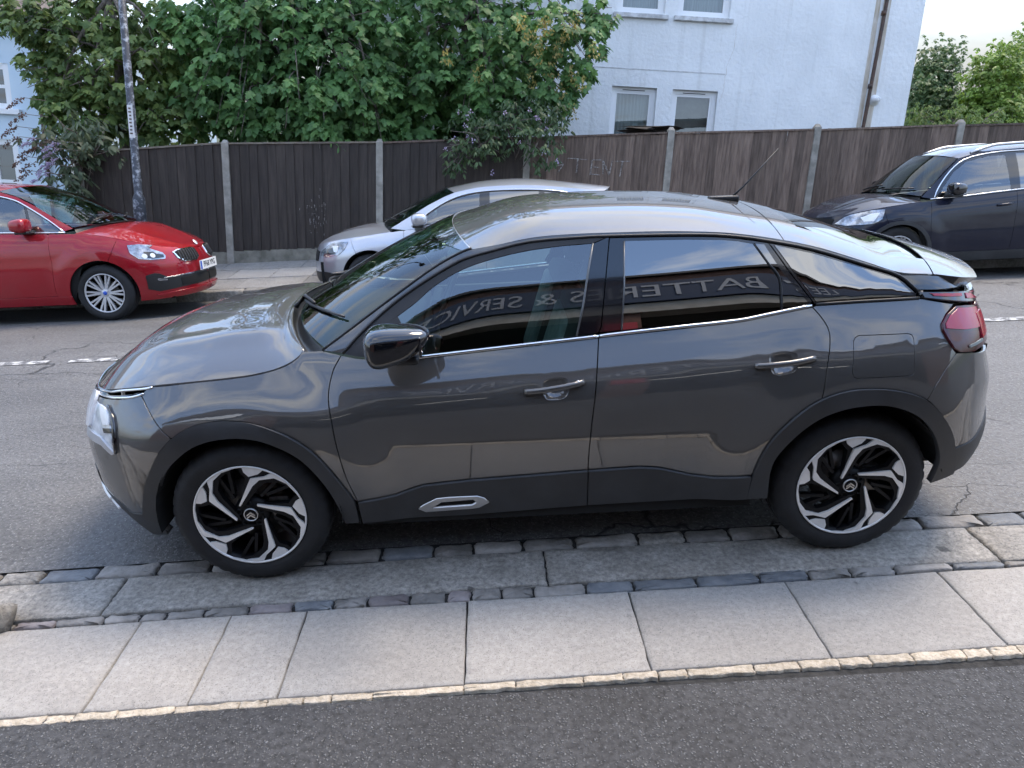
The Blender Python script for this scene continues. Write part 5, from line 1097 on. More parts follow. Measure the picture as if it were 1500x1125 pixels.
def make_car(sp):
    S = Shape(sp['shape']); wb = sp['wb']; cF, cR = -wb/2, wb/2; PT = sp['paint']; car = thing('parked_car', sp['label'], 'car', sp['loc'], sp['rot'], 'cars parked along the far kerb')
    X = lambda x, z: (float(S.x2p(x, z)), z)
    zw, ra = S.zw, sp['ra']; zl = sp['zlow']; zs = sp['zsill']; xs = sp['seam']; xfd, xdg, xrd = sp['doors']; CF = S.x0f-S.lf*.998; CR = S.x0r+S.lr*.998
    arc = lambda c, a0, a1, r=ra, n=16: [(c+r*math.cos(math.radians(a0+(a1-a0)*i/n)), zw+r*math.sin(math.radians(a0+(a1-a0)*i/n))) for i in range(n+1)]
    T = lambda x: float(S.ztop(x)); al = -math.degrees(math.asin((zw-zl)/ra)); top = lambda x0, x1, n=10: [(x, T(x)) for x in np.linspace(x0, x1, n)]
    aS = sp.get('aseam', 120)
    xn = sp['nose']                                           # where the bonnet line reaches the nose
    fbp = [X(*q) for q in arc(cF, 180-al, aS)]+[X(*q) for q in top(xs, xn, 6)]+[(p, float(z)) for p, z in zip(np.linspace(X(xn, T(xn))[0], CF, 6)[1:], np.linspace(T(xn), sp['zn'], 6)[1:])]+[(CF, zl), (S.x0f-.5*S.lf, zl)]
    panel(S, 'front_bumper', fbp, PT, car, pz=True, step=.06, ds=.04)
    panel(S, 'front_wing', arc(cF, aS, al)+[(xfd, zl), (xfd, zs+.1), (xfd-.03, .7), (xfd-.02, T(xfd)-.01)]+top(xfd-.02, xs, 14), PT, car, step=.06, ds=.035)
    panel(S, 'front_door', [(xfd, zs), (xfd, zs+.1), (xfd-.03, .7), (xfd-.02, T(xfd)-.01)]+top(xfd, xdg, 10)+[(xdg, T(xdg)), (xdg-.02, .7), (xdg-.02, zs)], PT, car, step=.08, ds=.04)
    ar = arc(cR, 180, 70); k = min(range(len(ar)), key=lambda i: abs(ar[i][0]-xrd)); 
    panel(S, 'rear_door', [(xdg-.02, zs), (xdg-.02, .7), (xdg, T(xdg))]+top(xdg, xrd, 10)+[(xrd+.03, .85)]+ar[:k+1][::-1]+[(cR-ra, zs)], PT, car, step=.08, ds=.04)
    panel(S, 'rear_quarter', ar[k:]+arc(cR, 70, 50, n=4)[1:]+top(1.75, xrd, 10)+[(xrd+.03, .85)], PT, car, step=.08, ds=.04)
    panel(S, 'rear_bumper', [X(*q) for q in arc(cR, 50, al)]+[(CR, zl), (CR, T(2.0)), X(1.75, T(1.75))], PT, car, pz=True, step=.08, ds=.05)
    panel(S, 'sill', [(cF+ra*.99, zl), (cF+ra*.99, zs), (xfd, zs), (cR-ra, zs), (cR-ra*.98, zl)], sp.get('sillmat', PT), car, step=.1, ds=.05, off=.004)
    if sp.get('clad'):
        for c in (cF, cR): panel(S, 'arch_cladding', arc(c, al, 180-al, ra+.012, 24)+arc(c, 180-al, al, ra-.035, 24), 'plastic_trim', car, off=.010, flange=.03, gap=0, step=.06)
    # lofts
    be = sp['bonnet']; E = [(x, -float(S.W(x, T(x))), T(x)) for x in be]
    for p in np.linspace(X(be[-1], T(be[-1]))[0], CF, 7)[1:]:
        z = T(be[-1])+(sp['zn']-T(be[-1]))*(p-X(be[-1], 0.7)[0])/(CF-X(be[-1], .7)[0]); x, w = S.pz2xy(np.array(p), np.array(z)); E.append((float(x), -max(float(w), .02), float(z)))
    E = np.array(E); ss = np.concatenate([[0], np.cumsum(np.linalg.norm(np.diff(E, axis=0), axis=1))]); ss /= ss[-1]; fx, fy, fz = [spl(list(zip(ss, E[:, i]))) for i in range(3)]
    bh, bb = spl(sp['bon_h']), spl(sp['bon_bow'])
    bon = lambda s, t: np.stack([fx(s)+bb(fx(s))*(1-t*t), fy(s)*-t, fz(s)+bh(fx(s))*(1-np.abs(t)**2.4)+.010*np.exp(-((np.abs(t)-.6)/.12)**2)*sstep(.05, .3, s)*(1-sstep(.6, .8, s))], -1)
    patch('bonnet', bon, np.linspace(0, 1, 36), np.linspace(-.99, .99, 33), PT, car)
    re = spl(sp['roof_e']); rx = [q[0] for q in sp['roof_e']]; ry = spl([(x, float(S.G(x, re(x)))) for x in np.linspace(rx[0], rx[-1], 12)]); rh, rb = spl(sp['roof_h']), spl(sp['roof_bow'])
    roo = lambda x, t: np.stack([x+rb(x)*(1-t*t), ry(x)*t, re(x)+rh(x)*(1-np.abs(t)**2.6)], -1)
    patch('roof_panel', roo, np.linspace(rx[0], rx[-1], 26), np.linspace(-1, 1, 33), PT, car)
    pl = sp['pill']; PE = np.array([(x, -float(S.G(x, z)), z) for x, z in pl]); ps = np.linspace(0, 1, len(PE)); ex, ey, ez = [spl(list(zip(ps, PE[:, i]))) for i in range(3)]; c0, c1 = sp['screen_c']
    def scr(s, t):
        kk = 1-np.abs(t)**2.2; cx = c0[0]+(c1[0]-c0[0])*s; cz = c0[1]+(c1[1]-c0[1])*s+.03*np.sin(np.pi*np.clip(s, 0, 1)); return np.stack([ex(s)+(cx-ex(s))*kk, ey(s)*-t, ez(s)+(cz-ez(s))*kk], -1)
    patch('windscreen', scr, np.linspace(.02, .99, 16), np.linspace(-.98, .98, 25), 'glass_screen', car, flange=0)
    cow = lambda u, t: bon(0*u, -t)*(1-u)[..., None]+scr(0*u+.02, -t)*u[..., None]-np.array([0, 0, .02])
    patch('cowl', cow, np.linspace(0, 1, 5), np.linspace(-.97, .97, 21), 'plastic_black', car)
    m = MB()
    for y0 in (-.5, .1):
        pts = [Vector(scr(np.array(.05+.02*q), np.array(-(y0+.5*q/5)/.75)))+Vector((-.02, 0, .015)) for q in range(6)]; m = MB(); m.tube(pts, .009, 6); m.build('wiper', 'plastic_black', car, True)
    # side frame with the window opening
    dlo = sp['dlo']; rear = sp['rear_e']
    fr = pl+[(x, float(re(x))) for x in np.linspace(rx[0], rx[-1], 14)[1:]]+rear+[(x, T(x)+.001) for x in np.linspace(rear[-1][0], pl[0][0], 16)[1:-1]]
    panel(S, 'side_frame', fr, PT, car, surf='G', gap=0, flange=0, step=.08, ds=.04, holes=[dlo])
    panel(S, 'window_surround', dlo, 'gloss_black', car, surf='G', gap=-.004, flange=.02, step=.08, ds=.04, off=-.006, holes=[g for g, _ in sp['glass']])
    for g, gm in sp['glass']: panel(S, 'window_glass', g, gm, car, surf='G', gap=-.003, flange=0, step=.1, ds=.05, off=-.008)
    for ch in sp.get('chrome', []): strip('window_trim', [(x, -float(S.G(x, z))-.003, z) for x, z in crv(ch, 3)], .016, .007, 'chrome', car)
    patch('rear_window', lambda u, t: roo(0*u+rx[-1], t)*(1-u)[..., None]+np.stack([0*u+sp['tail'][0], t*.68, 0*u+sp['tail'][1]], -1)*u[..., None], np.linspace(0, 1, 4), np.linspace(-1, 1, 9), 'glass_privacy', car, flange=0, ref=(1, 0, .5))
    # mirrors
    mx_, mz = sp['mirror']
    for s in (-1, 1):
        V, F = superell((0, 0, 0), (.10, .10, .075), .65, 24, 14, lambda p: Vector((p.x, p.y*(1-.2*p.x/.1), p.z*(1-.15*p.x/.1))))
        yb = float(S.W(mx_, T(mx_)))+.10; V = [Vector((mx_+v.x, s*yb+v.y, mz+v.z)) for v in V]; mo = link('door_mirror', mesh('door_mirror', V, F), sp.get('mirmat', PT), car)
        m = MB(); m.box((-.09, -.10, -.02), (.05, .08, .015), bev=.012); m.v = [Vector((mx_+v.x, s*(yb-.04)+v.y, mz-.075+v.z)) for v in m.v]; m.build('mirror_foot', 'plastic_black', mo, True)
    for x, z in sp['handles']: strip('door_handle', [(x-.10, -float(S.W(x-.1, z-.01))-.004, z-.012), (x-.05, -float(S.W(x, z))-.028, z-.006), (x+.04, -float(S.W(x, z))-.03, z+.003), (x+.09, -float(S.W(x+.09, z))-.004, z+.01)], .028, .011, sp.get('handlemat', PT), car)
    for c in (cF, cR):
        for s in (-1, 1): wheel_simple(car, c, s*(float(S.w0(c))-.115), S.zw, s, *sp['wheel'])
        arch_liner(car, c, zw, ra-.02, .82, .45, a0=-12, a1=192)
    m = MB(); m.box((cF+ra, -.74, zl-.02), (cR-ra, .74, zl+.1)); m.box((cF-.6, -.45, zl), (cR+.5, .45, zl+.1)); m.box((cF-ra-.3, -.6, zl), (cF-ra-.05, .6, zl+.3)); m.build('underbody', 'void', car)
    panel(S, 'inner_shell', [(cF+ra, zl), (cR-ra, zl), (cR-ra*.6, zw+ra+.02), (cR+ra, zw+ra), (cR+ra, T(cR)-.06), (xdg, T(xdg)-.05), (cF+ra, T(cF+ra)-.05), (cF-ra*.9, T(cF-ra)-.06), (cF-ra*.4, zw+ra+.02), (cF+ra*.4, zw+ra+.02)], 'void', car, off=-.03, flange=0, gap=0, step=.12)  # black backing, coloured so the shut lines read as shaded
    m = MB(); m.box((cF+.3, -.66, .7), (cF+.68, .66, T(-.8)-.02), bev=.04); m.build('dashboard', 'dash', car, True)
    for s in (-1, 1):
        m = MB(); m.box((-.08, -.24, 0), (.08, .24, .62), bev=.05); rk = Matrix.Rotation(math.radians(18), 4, 'Y'); m.v = [rk @ v+Vector((.05, s*.36, .55)) for v in m.v]; st_ = m.build('front_seat', 'seat_cloth', car, True)
        m = MB(); m.box((-.05, -.12, 0), (.05, .12, .18), bev=.035); m.v = [rk @ v+Vector((.26, s*.36, 1.17)) for v in m.v]; m.build('head_rest', 'seat_cloth', st_, True)
    m = MB(); m.box((.95, -.62, .45), (1.1, .62, 1.1), bev=.05); m.build('rear_seat', 'seat_cloth', car, True)
    m = MB(); m.box((cF+.3, -.72, zl+.1), (cR+.3, .72, zl+.14)); m.build('floor_pan', 'void', car)
    return car, S, X, CF
ROLL = [(0, .075), (.03, .055), (.07, .036), (.13, .016), (.2, .004), (.3, 0), (1.2, 0)]
TUCK = [(-.2, .16), (.2, .07), (.3, .04), (.4, .022), (.5, .01), (.62, 0), (.72, 0), (1.3, 0)]
def base_shape(**k):
    d = dict(w0=[(-2.3, .86), (-1.6, .87), (-1.2, .885), (.2, .895), (1.3, .895), (2.2, .86)], roll=ROLL, tuck=TUCK,
             xf=[(.15, -2.12), (.3, -2.19), (.5, -2.2), (.65, -2.18), (.8, -2.1), (1.0, -1.95)], xr=[(.2, 2.05), (.5, 2.14), (.8, 2.1), (1.1, 2.02), (1.3, 1.95)],
             x0f=-1.35, lf=1.3, nf=2.6, mf=2.4, x0r=1.4, lr=1.2, nr=3, mr=2.6, zw=.325, fr=(.48, .62), gin=.004, gk=.36, gk2=.3, gf=.08, gfx=-.2, gr=.08, grx=.8)
    d.update(k); return d
# --- red people carrier, nose to the right
red_y = 4.55+.88
sp = dict(label='red people carrier with chrome window trim parked beside the lamp post', paint='paint_red', wb=2.67, loc=(-4.70-1.335, red_y, road_z(4.62)-.07), rot=(.08, 0, math.pi), ra=.375, zlow=.205, zsill=.31, seam=-1.55, aseam=108, doors=(-.80, .25, 1.15), nose=-1.95, zn=.74, sillmat='paint_red',
          shape=base_shape(ztop=[(-2.3, .68), (-2.1, .75), (-1.9, .82), (-1.66, .895), (-1.4, .965), (-1.15, 1.0), (-.9, 1.01), (-.4, 1.03), (.5, 1.06), (1.2, 1.09), (2.1, 1.1)], flare=[(-1.335, .014), (1.335, .014)], xf=[(.15, -2.12), (.25, -2.2), (.35, -2.21), (.5, -2.2), (.65, -2.18), (.8, -2.1), (1.0, -1.95)]),
          bonnet=[-1.10, -1.2, -1.35, -1.5, -1.66, -1.8, -1.95], bon_h=[(-2.2, 0), (-2.1, .02), (-1.9, .05), (-1.5, .10), (-1.1, .07)], bon_bow=[(-2.2, 0), (-1.6, 0), (-1.3, -.05), (-1.1, -.14)],
          roof_e=[(-.20, 1.50), (0, 1.52), (.4, 1.53), (.9, 1.51), (1.3, 1.47), (1.7, 1.40)], roof_h=[(-.2, .05), (.3, .07), (1.7, .06)], roof_bow=[(-.2, -.12), (.2, 0), (1.2, .02), (1.7, .12)],
          pill=[(-1.08, 1.06), (-.86, 1.185), (-.645, 1.32), (-.43, 1.43), (-.2, 1.50)], screen_c=((-1.28, 1.10), (-.33, 1.55)), rear_e=[(1.85, 1.25), (1.85, 1.10)], tail=(2.05, 1.08),
          dlo=[(-1.0, 1.02), (-.80, 1.165), (-.55, 1.325), (-.40, 1.40), (-.15, 1.455), (.3, 1.475), (.9, 1.46), (1.3, 1.41), (1.62, 1.28), (1.6, 1.12), (.5, 1.075), (-.4, 1.045)],
          glass=[([(-.95, 1.035), (-.78, 1.16), (-.56, 1.30), (-.64, 1.045)], 'glass_clear'), ([(-.60, 1.05), (-.52, 1.325), (-.38, 1.395), (-.13, 1.44), (.18, 1.455), (.16, 1.07)], 'glass_clear'), ([(.27, 1.075), (.30, 1.46), (.85, 1.445), (1.05, 1.41), (1.1, 1.10)], 'glass_privacy'), ([(1.15, 1.11), (1.12, 1.40), (1.3, 1.38), (1.57, 1.27), (1.55, 1.13)], 'glass_privacy')],
          chrome=[[(-1.0, 1.02), (-.80, 1.165), (-.55, 1.325), (-.40, 1.40), (-.15, 1.455), (.3, 1.475), (.9, 1.46), (1.3, 1.41), (1.62, 1.28), (1.6, 1.12)], [(-1.0, 1.02), (-.4, 1.043), (.5, 1.073), (1.6, 1.12)]],
          mirror=(-.58, 1.12), handles=[(.08, .92), (1.0, .96)], wheel=(.325, .228, 10, True, 'alloy_grey'))
spec_cap['blue'] = True
rc, RS, RX, RCF = make_car(sp)
panel(RS, 'headlamp', [RX(-1.648, .852), RX(-1.75, .853), RX(-1.87, .83), (-1.95, .80), (-2.08, .74), (-2.10, .70), (-2.08, .665), RX(-1.86, .668), RX(-1.76, .69), RX(-1.68, .76)], 'lamp_bowl', rc, pz=True, off=.006, step=.05)
panel(RS, 'headlamp_insert', [RX(-1.80, .765), RX(-1.88, .76), (-2.0, .735), (-2.08, .715), (-2.07, .68), RX(-1.88, .68), RX(-1.80, .70)], 'gloss_black', rc, pz=True, off=.009)
for px, r in ((-1.86, .03), (-1.95, .028)):
    pts = [(px+r*1.1*math.cos(a), .715+r*math.sin(a)) for a in np.linspace(0, 2*math.pi, 14)[:-1]]; panel(RS, 'projector', pts, 'lamp_white', rc, pz=True, off=.014, ds=.02)
panel(RS, 'grille', [(-2.20, .735), (-2.28, .755), (-2.50, .76), (-2.56, .74), (-2.57, .64), (-2.50, .60), (-2.32, .605), (-2.23, .66)], 'chrome', rc, pz=True, off=.010, flange=.03)
panel(RS, 'grille_mesh', [(-2.22, .73), (-2.29, .745), (-2.49, .75), (-2.545, .735), (-2.555, .645), (-2.49, .612), (-2.33, .617), (-2.25, .665)], 'void', rc, pz=True, off=.014)
for q in range(7):
    p = -2.27-.04*q; panel(RS, 'grille_bar', [(p-.005, .742), (p+.005, .742), (p+.005, .618), (p-.005, .618)], 'matte_dark', rc, pz=True, off=.020, flange=.006, gap=0)
panel(RS, 'bumper_intake', [RX(-1.80, .50), RX(-1.88, .52), (-1.97, .51), (-2.05, .46), (-2.3, .46), (RCF, .46), (RCF, .33), (-2.2, .32), RX(-1.90, .30), RX(-1.80, .34)], 'plastic_black', rc, pz=True, off=.006)
panel(RS, 'fog_light', [RX(-1.90, .455), (-1.98, .455), (-2.04, .44), (-2.04, .42), (-1.96, .42), RX(-1.90, .43)], 'lamp_bowl', rc, pz=True, off=.012)
panel(RS, 'intake_trim', [(-2.0, .462), (-2.3, .475), (RCF, .475), (RCF, .455), (-2.3, .455), (-2.0, .448)], 'chrome', rc, pz=True, off=.014)
panel(RS, 'intake_mesh', [(-2.2, .43), (RCF, .44), (RCF, .34), (-2.2, .34)], 'void', rc, pz=True, off=.010)
panel(RS, 'lower_lip', [RX(-1.86, .27), (-2.05, .285), (RCF, .30), (RCF, .235), (-2.0, .225)], 'paint_red', rc, pz=True, off=.016)
m = MB(); m.box((-.010, -.26, -.056), (.0, .26, .056)); m.v = [v+Vector((-2.225, 0, .535)) for v in m.v]; plt = m.build('number_plate', 'plate_white', rc, label='white front number plate reading PF68 YPG')
R3 = Matrix(((0, 0, -1), (-1, 0, 0), (0, 1, 0)))
me = text_mesh('PF68 YPG', .098, .001, 'plate_lettering'); me.transform((Matrix.Translation((-2.2365, -.02, .535)) @ R3.to_4x4() @ Matrix.Diagonal((.92, 1, 1, 1)))); link('plate_lettering', me, 'plate_ink', plt)
m = MB(); m.box((-.0125, .215, -.05), (-.0095, .255, .05)); m.v = [v+Vector((-2.225, 0, .535)) for v in m.v]; m.build('plate_band', 'plate_blue', plt)
V, F = lathe([(.001, -.006), (.034, -.004), (.038, 0)], 24); bm_ = Matrix.Translation((-2.11, 0, .80)) @ Matrix.Rotation(math.radians(-55), 4, 'Y') @ Matrix.Rotation(math.radians(-90), 4, 'X'); link('bonnet_badge', mesh('bonnet_badge', [bm_ @ Vector(v) for v in V], F), 'lamp_white', rc)
# --- silver hatchback, nose to the left
spec_cap.clear()
sp = dict(label='silver hatchback with chrome window line parked half hidden behind the grey crossover', paint='paint_silver', wb=2.55, loc=(-.50, 5.35+.84, road_z(5.4)-.065), rot=(-.08, 0, 0), ra=.365, zlow=.23, zsill=.33, seam=-1.5, aseam=115, doors=(-.80, .22, 1.05), nose=-1.85, zn=.70,
          shape=base_shape(ztop=[(-2.3, .66), (-2.05, .72), (-1.85, .77), (-1.6, .815), (-1.3, .85), (-1.0, .885), (-.7, .91), (0, .95), (.7, .985), (1.2, 1.02), (2.1, 1.05)], flare=[(-1.275, .012), (1.275, .012)], zw=.315, xf=[(.15, -2.05), (.3, -2.10), (.5, -2.10), (.65, -2.07), (.8, -2.0), (1.0, -1.9)], xr=[(.2, 1.95), (.5, 2.02), (.8, 2.0), (1.1, 1.9), (1.3, 1.85)], x0f=-1.2, x0r=1.3, w0=[(-2.3, .82), (-1.2, .85), (.2, .86), (1.3, .86), (2.2, .83)]),
          bonnet=[-.98, -1.1, -1.3, -1.5, -1.6, -1.75, -1.85], bon_h=[(-2.1, 0), (-2.0, .03), (-1.8, .075), (-1.4, .11), (-1.0, .07)], bon_bow=[(-2.1, 0), (-1.5, 0), (-1.2, -.06), (-.98, -.16)],
          roof_e=[(-.16, 1.33), (.1, 1.375), (.5, 1.39), (.9, 1.375), (1.3, 1.33), (1.75, 1.27)], roof_h=[(-.2, .05), (.3, .075), (1.3, .07), (1.75, .05)], roof_bow=[(-.16, -.12), (.2, 0), (1.2, .02), (1.75, .15)],
          pill=[(-.98, .93), (-.74, 1.06), (-.5, 1.19), (-.3, 1.28), (-.16, 1.33)], screen_c=((-1.16, .97), (-.30, 1.39)), rear_e=[(1.75, 1.15), (1.75, 1.04)], tail=(1.95, .98),
          dlo=[(-.72, .945), (-.55, 1.07), (-.35, 1.19), (-.15, 1.275), (.1, 1.325), (.45, 1.34), (.9, 1.325), (1.25, 1.28), (1.42, 1.19), (1.35, 1.06), (.7, 1.01)],
          glass=[([(-.66, .965), (-.5, 1.08), (-.33, 1.185), (-.13, 1.262), (.1, 1.31), (.15, 1.312), (.14, .985)], 'glass_clear'), ([(.27, .995), (.28, 1.322), (.45, 1.325), (.9, 1.31), (.95, 1.04)], 'glass_privacy'), ([(1.02, 1.05), (.97, 1.30), (1.22, 1.265), (1.38, 1.185), (1.32, 1.075)], 'glass_privacy')],
          chrome=[[(-.72, .945), (-.55, 1.07), (-.35, 1.19), (-.15, 1.275), (.1, 1.325), (.45, 1.34), (.9, 1.325), (1.25, 1.28), (1.42, 1.19), (1.35, 1.06)]], mirror=(-.60, 1.03), handles=[(.05, .83), (.95, .87)], wheel=(.315, .215, 7, False, 'alloy_grey'))
ca, SS, SX, SCF = make_car(sp)
panel(SS, 'headlamp', [SX(-1.52, .79), SX(-1.62, .79), SX(-1.78, .765), (-1.92, .72), (-2.02, .66), (-2.0, .60), (-1.9, .59), SX(-1.68, .615), SX(-1.58, .69)], 'lamp_bowl', ca, pz=True, off=.006, step=.05)
panel(SS, 'headlamp_insert', [SX(-1.72, .72), (-1.86, .70), (-1.97, .65), (-1.94, .61), SX(-1.7, .64)], 'gloss_black', ca, pz=True, off=.010)
panel(SS, 'headlamp_projector', [SX(-1.66, .735), SX(-1.74, .735), SX(-1.72, .66), SX(-1.67, .66)], 'lamp_white', ca, pz=True, off=.014)
panel(SS, 'grille_bar', [(-2.06, .66), (-2.2, .67), (SCF, .67), (SCF, .52), (-2.1, .53)], 'void', ca, pz=True, off=.006)
panel(SS, 'bumper_intake', [SX(-1.72, .40), (-1.9, .41), (-2.1, .40), (SCF, .40), (SCF, .27), (-2.0, .27), SX(-1.72, .33)], 'plastic_black', ca, pz=True, off=.006)
# --- navy SUV, nose to the left
sp = dict(label='dark navy SUV with silver roof rails parked at the uphill end', paint='paint_navy', wb=2.60, loc=(4.93+1.30, 5.25+.88, road_z(5.3)-.07), rot=(-.08, 0, 0), ra=.41, zlow=.24, zsill=.36, seam=-1.5, aseam=112, doors=(-.90, .16, 1.10), nose=-1.8, zn=.78, clad=True, sillmat='plastic_trim',
          shape=base_shape(ztop=[(-2.3, .72), (-2.05, .80), (-1.85, .86), (-1.6, .92), (-1.3, .965), (-.95, 1.0), (-.5, 1.03), (.2, 1.085), (1.0, 1.12), (2.1, 1.16)], flare=[(-1.30, .016), (1.30, .016)], zw=.355, x0f=-1.25, x0r=1.4, xf=[(.15, -2.05), (.3, -2.13), (.5, -2.15), (.65, -2.13), (.8, -2.08), (1.0, -1.95)], fr=(.5, .66)),
          bonnet=[-1.02, -1.15, -1.3, -1.5, -1.65, -1.8], bon_h=[(-2.1, 0), (-2.0, .04), (-1.8, .085), (-1.4, .12), (-1.0, .08)], bon_bow=[(-2.1, 0), (-1.5, 0), (-1.2, -.05), (-1.02, -.13)],
          roof_e=[(-.48, 1.50), (-.25, 1.555), (.2, 1.59), (.9, 1.59), (1.4, 1.565), (1.85, 1.51)], roof_h=[(-.5, .05), (.0, .075), (1.85, .06)], roof_bow=[(-.48, -.12), (0, 0), (1.2, .02), (1.85, .1)],
          pill=[(-1.02, 1.05), (-.84, 1.20), (-.68, 1.34), (-.48, 1.50)], screen_c=((-1.18, 1.09), (-.62, 1.55)), rear_e=[(1.95, 1.3), (1.95, 1.15)], tail=(2.1, 1.12),
          dlo=[(-.86, 1.035), (-.80, 1.15), (-.62, 1.35), (-.42, 1.48), (-.12, 1.545), (.3, 1.57), (1.0, 1.56), (1.5, 1.52), (1.75, 1.4), (1.65, 1.17), (.6, 1.115)],
          glass=[([(-.80, 1.055), (-.74, 1.15), (-.58, 1.33), (-.40, 1.455), (-.12, 1.515), (.10, 1.525), (.10, 1.10)], 'glass_clear'), ([(.22, 1.11), (.24, 1.54), (.95, 1.53), (1.0, 1.15)], 'glass_privacy'), ([(1.08, 1.16), (1.05, 1.53), (1.45, 1.49), (1.68, 1.39), (1.6, 1.19)], 'glass_privacy')],
          chrome=[[(-.87, 1.03), (-.80, 1.15), (-.62, 1.35), (-.42, 1.48), (-.12, 1.545), (.3, 1.57), (1.0, 1.56)], [(-.92, 1.022), (-.5, 1.045), (.2, 1.10), (1.0, 1.14)]], mirror=(-.66, 1.14), mirmat='gloss_black', handles=[(.0, .93), (1.0, .97)], handlemat='paint_navy', wheel=(.355, .235, 5, True, 'alloy_grey'))
ca, VS, VX, VCF = make_car(sp)
panel(VS, 'headlamp', [VX(-1.48, .92), VX(-1.62, .91), VX(-1.82, .86), (-2.0, .82), (-2.1, .74), (-1.95, .72), VX(-1.62, .745), VX(-1.53, .80)], 'lamp_bowl', ca, pz=True, off=.006, step=.05)
panel(VS, 'headlamp_lens', [VX(-1.54, .88), VX(-1.63, .87), VX(-1.75, .82), VX(-1.72, .77), VX(-1.62, .775)], 'lamp_white', ca, pz=True, off=.011)
panel(VS, 'grille', [(-2.12, .80), (-2.3, .80), (VCF, .80), (VCF, .66), (-2.15, .66)], 'void', ca, pz=True, off=.006)
for s in (-1, 1):
    m = MB(); e = spl([(-.48, 1.50), (-.25, 1.555), (.2, 1.59), (.9, 1.59), (1.4, 1.565), (1.85, 1.51)]); pts = []
    for x in np.linspace(-.30, 1.6, 24):
        k = min(1, (x+.30)/.30, (1.6-x)/.25); pts.append((x, s*(float(VS.G(x, e(x)))-.035), float(e(x))+.012+.055*k))
    m.tube(pts, .018, 8); m.build('roof_bar', 'satin_silver', ca, True)
# ------------------------------------------------------------------ trees and shrubs
def leafmat(name, c1, c2, trans=.45, rough=.5):
    m, t, b = newmat(name); g = N(t, 'ShaderNodeNewGeometry'); r = N(t, 'ShaderNodeValToRGB'); r.color_ramp.elements[0].color = rgba(c1); r.color_ramp.elements[1].color = rgba(c2)
    oi = N(t, 'ShaderNodeObjectInfo'); ad = N(t, 'ShaderNodeMath', _operation='ADD'); fr = N(t, 'ShaderNodeMath', _operation='FRACT'); L(t, g.outputs['Random Per Island'], ad.inputs[0]); L(t, oi.outputs['Random'], ad.inputs[1]); L(t, ad.outputs[0], fr.inputs[0]); L(t, fr.outputs[0], r.inputs[0])
    n = N(t, 'ShaderNodeTexNoise', Scale=1.3, Detail=3.0); L(t, g.outputs['Position'], n.inputs['Vector']); q = N(t, 'ShaderNodeMapRange', i1=.3, i2=.7, i3=.75, i4=1.3); L(t, n.outputs['Fac'], q.inputs[0])
    hs = N(t, 'ShaderNodeHueSaturation'); L(t, r.outputs[0], hs.inputs['Color']); L(t, q.outputs[0], hs.inputs['Value']); L(t, hs.outputs[0], b.inputs['Base Color']); b.inputs['Roughness'].default_value = rough; b.inputs['Specular IOR Level'].default_value = .4
    tr = N(t, 'ShaderNodeBsdfTranslucent'); L(t, hs.outputs[0], tr.inputs[0]); ms = N(t, 'ShaderNodeMixShader', i0=trans); L(t, b.outputs[0], ms.inputs[1]); L(t, tr.outputs[0], ms.inputs[2]); L(t, ms.outputs[0], t.nodes['Material Output'].inputs[0])
leafmat('leaf_sycamore', (.080, .175, .060), (.16, .30, .095))
leafmat('leaf_olive', (.085, .15, .045), (.19, .26, .075))
leafmat('leaf_shrub', (.05, .095, .04), (.11, .17, .075))
leafmat('leaf_buddleia', (.055, .085, .045), (.13, .165, .095))
leafmat('leaf_pale', (.12, .21, .035), (.25, .36, .07), .45)
leafmat('leaf_deep', (.07, .13, .05), (.14, .21, .08))
leafmat('seed_key', (.24, .21, .06), (.40, .34, .12))
leafmat('petal_lilac', (.34, .28, .46), (.55, .50, .66))
leafmat('spent_spike', (.10, .055, .04), (.17, .10, .075))
pmat('bark', (.075, .062, .05), .9, col2=(.19, .165, .14), vscale=7, bump=.6, bscale=30, stretch=(4, 4, 1))
HALF = [(.0, .0), (.20, -.10), (.42, .03), (.33, .21), (.57, .50), (.27, .50), (.20, .72), (.0, 1.0)]
LO_ = HALF+[(-x, y) for x, y in HALF[-2:0:-1]]
LEAF_V = np.array([(x, y, -.22*abs(x)-.16*y*y+.05*math.sin(5*y)) for x, y in LO_]+[(0, .38, .0)]); LEAF_F = [(i, (i+1) % 14, 14) for i in range(14)]
LANCE = [(0, 0), (.11, .2), (.14, .45), (.09, .75), (0, 1.0)]; LL = LANCE+[(-x, y) for x, y in LANCE[-2:0:-1]]
LANCE_V = np.array([(x, y, -.2*abs(x)-.25*y*y) for x, y in LL]); LANCE_F = [(0, 1, 7), (1, 2, 6), (1, 6, 7), (2, 3, 5), (2, 5, 6), (3, 4, 5)]
DIA_V = np.array([(0, 0, 0), (.38, .45, -.06), (0, 1, -.1), (-.38, .45, -.06)]); DIA_F = [(0, 1, 2), (0, 2, 3)]
def frames(tip, nrm):
    tip = tip/np.linalg.norm(tip, axis=1, keepdims=True); x = np.cross(tip, nrm); x /= np.maximum(np.linalg.norm(x, axis=1, keepdims=True), 1e-6); n = np.cross(x, tip); return x, tip, n
